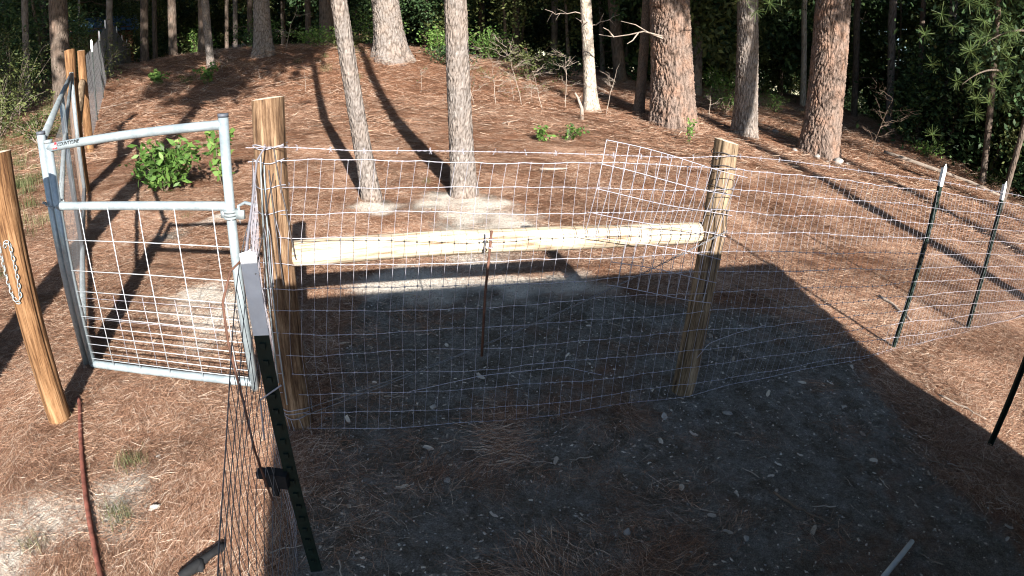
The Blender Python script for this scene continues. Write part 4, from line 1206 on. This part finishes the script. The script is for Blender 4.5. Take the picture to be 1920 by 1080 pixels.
# ------------------------------------------------------------------ bare saplings, sticks, stones
def sapling(x, y, h, lx, ly, label, seed, mt='twig', nb=9, r0=.007, spread=.45, leaves=0):
    r = np.random.RandomState(seed)
    root = empty('bare_sapling', (x, y, z_at(x, y))); tag(root, label, 'sapling')
    s_ = np.linspace(0, 1, 10)
    P = np.stack([lx * h * s_, ly * h * s_, h * s_ - .03], -1); P[:, :2] += np.cumsum(r.randn(10, 2) * h * .018, 0) * s_[:, None]
    b = MB(); b.tube(P, r0 * (1.25 - s_), 5, False); b.build('stem', M[mt], root)
    tips = []
    for k in range(nb):
        i = r.randint(3, 10); a = r.rand() * 6.28
        d = unit([math.cos(a), math.sin(a) * .7, .1 + .5 * r.rand()]); L = h * spread * (.4 + .7 * r.rand())
        b = MB(); q = np.linspace(0, 1, 6)
        Q = P[i] + d * (L * q[:, None]) + np.cumsum(r.randn(6, 3) * L * .06, 0); b.tube(Q, r0 * .55 * (1.2 - q), 4, False)
        for e in range(7):
            j = r.randint(1, 6); d2 = unit(d + r.randn(3) * .6); b.tube([Q[j], Q[j] + d2 * L * .22, Q[j] + unit(d2 + d) * L * .42], [r0 * .35, r0 * .25, r0 * .12], 4, False)
            tips += [Q[j] + d2 * L * .3, Q[j] + d2 * L * .15]
        b.build('twig', M[mt], root); tips.append(Q[-1])
    if leaves:
        C = np.array(tips)[r.randint(0, len(tips), leaves)] + r.randn(leaves, 3) * .045
        V, F, v = leaf_quads(C, .045, r, .2, .4); link('leaves', mesh_np('leaves', V, F, False, {'v': v}), M['leaf_olive'], root)['kind'] = 'stuff'
SP = [(-.00, 10.67, 1.02, -.23, 0, 'tallest bare sapling in the thicket left of the pale trunk', 12, 60), (-.46, 10.45, .78, -.12, 0, 'bare sapling at the left end of the dead thicket', 9, 50), (.38, 10.48, .69, -.36, 0, 'left-leaning dead sapling with antler-like branches', 10, 20),
      (.81, 10.88, .99, -.10, 0, 'upright bare sapling nearest the left of the pale trunk', 8, 30), (1.55, 10.71, .99, .08, 0, 'thin bare sapling just right of the pale trunk', 5, 0), (.19, 11.03, .53, -.07, 0, 'short thin stem within the dead thicket', 5, 15),
      (-.14, 10.85, .56, -.22, 0, 'leaning twig behind the tallest bare sapling', 5, 20), (-.82, 10.25, .74, -.26, 0, 'bare branched sapling right beside the straight grey pine', 9, 50), (6.59, 9.96, 1.26, .20, -.13, 'forked bare sapling right of the massive reddish pine', 12, 0),
      (-4.0, 10.49, .42, .02, 0, 'tiny upright twig on the slope left of the leaning pine', 2, 0), (-1.88, 10.91, .42, .03, 0, 'small scraggly twig between the two near pines', 6, 10), (-3.51, 11.33, .58, .17, .05, 'thin twig on the slope behind the leaning pine', 4, 0),
      (3.92, 11.94, .69, -.08, .03, 'slim sapling right behind the huge pine', 4, 20), (-1.32, 11.24, .51, .13, 0, 'dry weed stalk left of the straight grey pine', 6, 10), (-6.44, 11.82, .52, -.13, -.07, 'sapling beside the bright plant at the slender trunk', 5, 30),
      (-1.03, 10.5, .58, .21, 0, 'bent twig crossing in front of the straight grey pine', 5, 10), (-5.26, 11.27, .35, -.25, -.12, 'short pale broken twig on the shaded slope', 2, 0), (-5.75, 13.7, 1.1, .35, 0, 'pair of dry sticks leaning in the bush beside the shaded trunk', 4, 0)]
for k, (x, y, h, lx, ly, lab, nb, lv) in enumerate(SP):
    sapling(x, y, h, lx, ly, lab, 500 + k, 'twig' if k != 8 else 'twig_dark', nb, .0075 if h > .6 else .005, .42, lv)
b = MB(); b.tube([(0, 0, -.05), (-.02, 0, .2), (-.10, .01, .38), (-.155, .01, .46)], [.042, .03, .02, .014], 8); b.tube([(-.10, .01, .36), (-.04, .01, .42)], [.012, .006], 6)
o = b.build('broken_snag', M['twig'], None, True, (1.03, 9.85, z_at(1.03, 9.85))); tag(o, 'pale broken snag leaning beside the foot of the sunlit trunk', 'stump')
# long dead branches sticking out left of the huge pine
root = empty('dead_branch', (2.3, 10.0, 2.2)); tag(root, 'long bleached dead branch reaching left from the huge pine', 'branch')
for P in ([(2.36, 10.05, 2.24), (2.0, 10.1, 2.30), (1.76, 10.14, 2.22), (1.5, 10.2, 2.16), (1.25, 10.22, 2.18)], [(2.36, 10.05, 2.20), (2.1, 10.1, 2.28), (1.85, 10.12, 2.40), (1.6, 10.15, 2.44)], [(1.9, 10.1, 2.26), (1.8, 10.0, 2.12), (1.7, 9.95, 2.05)], [(1.5, 10.2, 2.16), (1.4, 10.15, 2.26), (1.3, 10.12, 2.30)]):
    b = MB(); P = np.array(P) - [2.3, 10.0, 2.2]; b.tube(P, np.linspace(.016, .005, len(P)), 6, False); b.build('limb', M['twig'], root)

def rock(name, x, y, r_, label, seed, mt='rock', flat=.65, cat='stone', dz=0., group=None):
    r = np.random.RandomState(seed)
    b = bpy.data.meshes.new(name)
    nu, nv = 14, 9
    V = []; 
    for i in range(nv):
        ph = math.pi * i / (nv - 1)
        for j in range(nu):
            th = 2 * math.pi * j / nu; V.append([math.sin(ph) * math.cos(th), math.sin(ph) * math.sin(th), math.cos(ph)])
    V = np.array(V); d = r.randn(6, 3); d /= np.linalg.norm(d, axis=1)[:, None]
    ang = mt == 'pebble'
    if ang: d = r.randn(13, 3); d /= np.linalg.norm(d, axis=1)[:, None]
    for q in d: V -= np.clip(V @ q - (.5 if ang else .68), 0, None)[:, None] * q * .95
    V *= np.array([1, .75 + .2 * r.rand(), flat]) * r_ * (1 + .05 * r.randn(len(V), 1))
    V[:nu] = V[:nu].mean(0); V[-nu:] = V[-nu:].mean(0)
    F = [(i * nu + j, (i + 1) * nu + j, (i + 1) * nu + (j + 1) % nu, i * nu + (j + 1) % nu) for i in range(nv - 1) for j in range(nu)]
    me = mesh_np(name, V, np.array(F), not ang, {'v': np.full(len(V), .3 + .4 * r.rand())})
    o = link(name, me, M[mt], None, (x, y, z_at(x, y) + r_ * flat * .45 + dz)); o.rotation_euler = (r.randn() * .2, r.randn() * .2, r.rand() * 6)
    return tag(o, label, cat, group)
for k, (x, y, r_, lab) in enumerate([(5.50, 9.20, .13, 'round grey stone at the foot of the massive reddish pine'), (5.72, 9.22, .07, 'small pale stone right of the round grey one'), (5.22, 9.45, .10, 'grey stone left of the round one at the pine foot'),
        (5.13, 11.2, .09, 'whitish stone behind the massive reddish pine'), (4.9, 9.75, .07, 'small stone left of the flared pine base'), (5.35, 9.28, .06, 'small stone wedged beside the round grey one')]):
    rock('stone', x, y, r_, lab, 600 + k)
for k, (x, y, r_, lab) in enumerate([(-1.50, 1.72, .022, 'white stone on the straw in front of the walk gate'), (-1.08, 1.75, .028, 'pale broken stone near the foot of the near fence'), (-1.35, 1.42, .035, 'white limestone lump near the black rounded object'),
        (-1.93, 1.43, .016, 'white pebble on the chalky patch by the left post'), (-.35, 2.30, .026, 'pale stone in the shade left of the rod'), (1.12, 2.35, .034, 'flat pale stone in the shade behind the right post foot'), (.78, 2.32, .034, 'pale crumbly stone just left of the right post foot'),
        (-.22, 1.80, .024, 'square pale stone in the shaded yard'), (.48, 1.55, .026, 'angular pale stone in the middle of the shaded yard'), (.95, 1.50, .02, 'small pale stone in the shaded yard towards the right')]):
    rock('stone', x, y, r_, lab, 620 + k, 'pebble', .5)
cones = [(-1.34, 6.14), (-1.9, 7.6), (1.68, 8.86), (1.67, 7.01), (2.91, 6.06), (3.2, 5.9), (.3, 6.5), (2.5, 8.1), (6.9, 11.2), (-2.35, 6.4)]
b = MB(); a = np.linspace(0, 2 * math.pi, 9)[:-1]
for q in range(6):
    z = -.03 + q * .012; R1 = .030 * math.sin((q + 1) / 7 * math.pi) + .004
    for e in a:
        b.add([(R1 * .5 * math.cos(e - .3), R1 * .5 * math.sin(e - .3), z), (R1 * .5 * math.cos(e + .3), R1 * .5 * math.sin(e + .3), z), (R1 * 1.3 * math.cos(e + q * .4), R1 * 1.3 * math.sin(e + q * .4), z + .012)], [(0, 1, 2)])
cm = b.mesh('pine_cone', False); cm.materials.append(M['cone'])
for k, (x, y) in enumerate(cones):
    o = link('pine_cone', cm, None, None, (x, y, z_at(x, y) + .03)); o.rotation_euler = (1.5, rnd.random(), rnd.random() * 6); o.scale = (1.25,) * 3
    tag(o, 'dark fallen pine cone lying on the sunlit needles beyond the fence', 'pine cone', 'pine cones on the slope')
sticks = [((-.85, 6.85), (-.55, 6.55), .010, 'dark stick lying left of the straight grey pine'), ((3.02, 3.95), (3.12, 3.6), .014, 'pale broken stick on the needles between the steel posts'), ((.25, 6.6), (.6, 6.75), .018, 'pale bone-like stick beyond the fence flap'),
          ((-3.1, 8.2), (-2.7, 8.6), .008, 'thin fallen twig on the slope left of the leaning pine'), ((1.15, 1.75), (1.35, 1.6), .006, 'thin twig in the shaded yard'), ((2.6, 2.5), (2.75, 2.25), .008, 'pale stick at the edge of the shed shadow'),
          ((-.25, 9.0), (.1, 9.5), .012, 'slanting dead stalk behind the little green plants'), ((7.6, 10.9), (9.4, 9.0), .05, 'long fallen branch along the edge of the right slope'), ((-8.2, 9.5), (-7.5, 9.9), .014, 'pale root beside the start of the long fence'),
          ((1.7, 3.95), (3.05, 2.9), .006, 'thin dark vine lying across the needles left of the steel post')]
for k, (p, q, r_, lab) in enumerate(sticks):
    s_ = np.linspace(0, 1, 9); r = np.random.RandomState(700 + k); P = np.stack([p[0] + (q[0] - p[0]) * s_, p[1] + (q[1] - p[1]) * s_], -1) + np.cumsum(r.randn(9, 2) * .012, 0)
    z = H(P[:, 0], P[:, 1]) + r_ * 1.2 + .008; b = MB(); b.tube(np.column_stack([P, z]), r_ * (1.1 - .5 * s_), 7); o = b.build('fallen_stick', M['twig_dark' if 'dark' in lab or 'thin' in lab else 'twig'], None)
    tag(o, lab, 'stick')

# dry leaves scattered in the yard, one mesh shared
lm = []
for k in range(3):
    r = np.random.RandomState(800 + k); n = 10; a = np.linspace(0, 2 * math.pi, n + 1)[:-1]
    rr = (.55 + .45 * np.abs(np.cos(a))) * (.85 + .3 * r.rand(n)); V = np.stack([rr * np.cos(a), rr * .6 * np.sin(a), .22 * r.randn(n) * .6 + .12], -1)
    V = np.concatenate([V, [[0, 0, 0]]]); F = [(i, (i + 1) % n, n) for i in range(n)]
    me = mesh_np('dry_leaf', V, np.array(F), True, {'v': np.full(n + 1, .35 + .2 * k)}); me.materials.append(M['chip']); lm.append(me)
r = np.random.RandomState(5)
for k in range(70):
    x = -.75 + 3.2 * r.rand(); y = 1.15 + 2.3 * r.rand()
    if x < -.6 - .1 * y or x > 2.3 or (k % 3 and bare(np.array(x), np.array(y)) < .2): continue
    o = link('dry_leaf', lm[k % 3], None, None, (x, y, z_at(x, y) + .006)); sc = .014 + .014 * r.rand(); o.scale = (sc,) * 3; o.rotation_euler = (r.randn() * .3, r.randn() * .3, r.rand() * 6.28)
    tag(o, 'pale dry leaf lying on the shaded dirt of the pen', 'leaf', 'dry leaves in the shaded pen')

# pine boughs hanging into the top of the view
def bough(loc, n, R3, label, seed, mt='needle_green'):
    r = np.random.RandomState(seed); root = empty('pine_bough', loc); tag(root, label, 'branch')
    s_ = np.linspace(0, 1, 8); P = np.stack([-R3[0] * s_, -.2 * s_, -.5 * R3[2] * s_ ** 2], -1); b = MB(); b.tube(P, .02 * (1.2 - s_), 6, False); b.build('limb', M['bark_dark'], root)
    C = P[r.randint(1, 8, n)] + r.randn(n, 3) * np.array(R3) * .38; nb = 42
    d = r.randn(n, nb, 3) * [1, 1, .8]; d /= np.linalg.norm(d, axis=2)[..., None]; s2 = np.cross(d, r.randn(n, nb, 3)); s2 /= np.linalg.norm(s2, axis=2)[..., None]
    L = .17 * (.8 + .4 * r.rand(n, nb, 1)); a_ = C[:, None] + 0 * d; w_ = .004
    V = np.stack([a_ - s2 * w_ * .4, a_ + s2 * w_ * .4, a_ + d * L + s2 * w_ * .5, a_ + d * L - s2 * w_ * .5], 2).reshape(-1, 3)
    link('needles', mesh_np('needles', V, np.arange(len(V)).reshape(-1, 4), False, {'v': np.repeat(np.clip(r.normal(.75, .2, n * nb), 0, 1), 4)}), M[mt], root)['kind'] = 'stuff'
bough((7.6, 7.3, 3.2), 26, (1.2, .9, .9), 'yellow-green pine bough hanging at the upper right corner', 900)
bough((7.9, 8.2, 2.6), 16, (1.0, .8, .8), 'lower pine bough near the upper right corner', 901)
bough((4.1, 8.6, 3.35), 16, (1.0, .6, .5), 'pine bough hanging into the top edge beside the medium pine', 902)

# blue-grey roof seen through the trees beyond the long fence
root = empty('low_building', (-19.6, 23.4, z_at(-19.6, 23.4))); tag(root, 'dark blue roof of a low building beyond the long fence', 'building')
root.rotation_euler = (0, 0, .7)
b = MB(); b.box((0, 0, 1.3), (3.4, 2.6, 1.6)); b.build('wall', M['shed_wood'], root, False)
b = MB(); b.add([(-2, -1.6, 1.9), (2, -1.6, 1.9), (2, 0, 2.7), (-2, 0, 2.7), (2, 1.6, 1.9), (-2, 1.6, 1.9)], [(0, 1, 2, 3), (3, 2, 4, 5)]); b.build('roof', M['tarp'], root, False)
# grass and weeds outside the long fence
def blade_patch(seed, n=60, h=.22, rad=.2):
    r = np.random.RandomState(seed); c = r.randn(n, 2) * rad * .5; a = r.rand(n) * 6.28; L = h * (.5 + .7 * r.rand(n)); d = np.stack([np.cos(a), np.sin(a)], 1) * (L * (.15 + .45 * r.rand(n)))[:, None]
    w_ = .0035; p_ = np.stack([-np.sin(a), np.cos(a)], 1) * w_
    z = np.zeros((n, 1)); V = np.stack([np.hstack([c - p_, z]), np.hstack([c + p_, z]), np.hstack([c + d * .4 + p_ * .7, z + L[:, None] * .6]), np.hstack([c + d * .4 - p_ * .7, z + L[:, None] * .6]), np.hstack([c + d, z + L[:, None]])], 1).reshape(-1, 3)
    i = np.arange(n)[:, None] * 5; F = np.concatenate([i + np.array([[0, 1, 2]]), i + np.array([[0, 2, 3]]), i + np.array([[3, 2, 4]])])
    return mesh_np('blades', V, F, False, {'v': np.repeat(r.rand(n), 5)})
pr = [blade_patch(950 + k) for k in range(4)]
for p in pr: p.materials.append(M['grass'])
r = np.random.RandomState(31)
L1 = np.stack([-4.0 - 12 * r.rand(3600), 2.2 + 14 * r.rand(3600)], 1)
side = (L1[:, 0] + 5.3) * .80 + (L1[:, 1] - 6.0) * .60          # negative outside the long fence
L1 = L1[side < -.35]
L2 = np.stack([-9 + 20 * r.rand(900), 8 + 12 * r.rand(900)], 1); L2 = L2[(vnoise(L2[:, 0], L2[:, 1], 1.4, 3) > .80) & (L2[:, 1] > 11)]
L3 = np.array([(-1.62, 1.62), (-1.58, 1.66), (-1.5, 1.35), (-1.45, 1.32), (-.95, 5.9), (-3.0, 4.6), (-4.2, 6.0), (-1.74, 1.1), (-2.2, 1.9)])
Q = np.concatenate([L1, L2, L3]); n = len(Q); sc = np.where(np.arange(n) < len(L1), .30 + .55 * r.rand(n) ** 2, np.where(np.arange(n) < n - len(L3), .35 + .4 * r.rand(n), .3))
gn_scatter('grass', pr, np.stack([Q[:, 0], Q[:, 1], H(Q[:, 0], Q[:, 1])], 1), np.stack([0 * Q[:, 0], 0 * Q[:, 0], r.rand(n) * 6.28], 1), sc, r.randint(0, 4, n), 'green and straw-coloured grass outside the long fence and in tufts on the slope')

# wire of the long left fence: line wires, and its close-set stays joined into one piece
root = empty('long_wire_fence', (-5.97, 6.80, z_at(-5.97, 6.80))); tag(root, 'long wire fence climbing the slope away from the orange posts', 'fence')
PF = np.array(path_far); O3 = np.array([-5.97, 6.80, z_at(-5.97, 6.80)])
_, LF = path_interp(PF, 0)
for j in range(12):
    s_ = np.linspace(0, LF, 60); P, _ = path_interp(PF, s_); z = H(P[:, 0], P[:, 1]) + .08 + 1.2 * j / 11 + .01 * np.sin(s_ * 3 + j)
    wire('line_wire', np.column_stack([P, z]) - O3, .0022, 'wire', root)
b = MB(); s_ = 0.
while s_ < LF:
    P, _ = path_interp(PF, s_); z = z_at(P[0], P[1]); b.tube(np.array([(P[0], P[1], z + .06), (P[0] + .01, P[1], z + .7), (P[0], P[1], z + 1.28)]) - O3, .0015, 3, False); s_ += .05
o = b.build('stay_wires', M['wire_dimmed'], root); o['kind'] = 'stuff'
# brush outside the long fence
for k, (x, y, R3, n_, mt_, lab) in enumerate([
        (-8.9, 7.7, (1.1, .9, 1.1), 1500, 'leaf_olive', 'nearest tangled olive bush outside the long fence'), (-10.2, 9.4, (1.3, 1.0, 1.7), 1900, 'leaf_olive', 'tall olive brush round the foot of the vine-covered trunk'),
        (-11.9, 10.0, (1.3, 1.0, 1.9), 1900, 'leaf_olive', 'olive brush behind the pale pole-like trunk'), (-13.2, 8.2, (1.4, 1.2, 1.5), 1700, 'leaf_olive', 'broad olive brush at the far left edge'),
        (-9.9, 11.6, (1.2, .9, 1.2), 1500, 'leaf_olive', 'leafy brush beside the trunk against the long fence'), (-11.6, 13.2, (1.2, 1.0, 1.5), 1500, 'leaf_olive', 'leafy brush under the dark blue roof'),
        (-14.8, 11.0, (1.5, 1.2, 2.3), 2000, 'leaf_dark', 'dark brush behind the far left olive brush'), (-7.5, 7.3, (.5, .5, .5), 500, 'leaf_olive', 'low weeds close outside the orange posts')]):
    shrub('brush', x, y, 60 + k, n_, R3, .075, lab, 'bush', mt_, .35, 20, None, 'twig')
# dapple bough just above the picture on the leaning pine
bough((-1.85, 4.85, 3.3), 9, (.6, .4, .4), 'small bough of the leaning pine above the top edge of the view', 905)

# small sticks and bark bits among the needles
def stick_piece(seed):
    r = np.random.RandomState(seed); b = MB(); s_ = np.linspace(0, 1, 5); P = np.column_stack([s_ - .5, .06 * np.cumsum(r.randn(5)), .02 + .02 * r.rand(5)]); b.tube(P, .035 * (1.1 - .5 * s_), 4, False)
    if seed % 2: b.tube([P[2], P[2] + [.2, .18, .03]], [.025, .012], 4, False)
    me = b.mesh('stick'); a = me.attributes.new('v', 'FLOAT', 'POINT'); a.data.foreach_set('value', np.full(len(me.vertices), .1 + .6 * r.rand(), np.float32)); me.materials.append(M['chip']); return me
r = np.random.RandomState(88); n = 1500
a = (r.rand(n) - .5) * math.radians(116); d = 1.2 + 13 * r.rand(n) ** .7; x = d * np.sin(a); y = d * np.cos(a)
gn_scatter('twig_litter', [stick_piece(k) for k in range(5)], np.stack([x, y, H(x, y) + .008], 1), slope_rot(x, y, r.rand(n) * 6.28), .02 + .10 * r.rand(n) ** 2, r.randint(0, 5, n), 'small broken sticks and bark bits among the fallen needles')

for k, (x, y, R3, lab) in enumerate([(-7.9, 16.6, (1.0, .6, 1.0), 'light green bush in the woods left of the grey flared trunk'), (-4.2, 17.2, (1.0, .6, 1.1), 'light green undergrowth in the gap left of the broad mottled pine'),
        (-.9, 15.6, (1.0, .6, .9), 'light green undergrowth deep behind the straight grey pine'), (5.9, 17.4, (.9, .6, .8), 'light green bush deep between the medium pine and the huge one'), (-10.1, 16.9, (1.0, .6, 1.0), 'light green bush near the far end of the long fence')]):
    shrub('leafy_bush', x, y, 130 + k, 900, R3, .085, lab, 'bush', 'leaf', .4, 16)
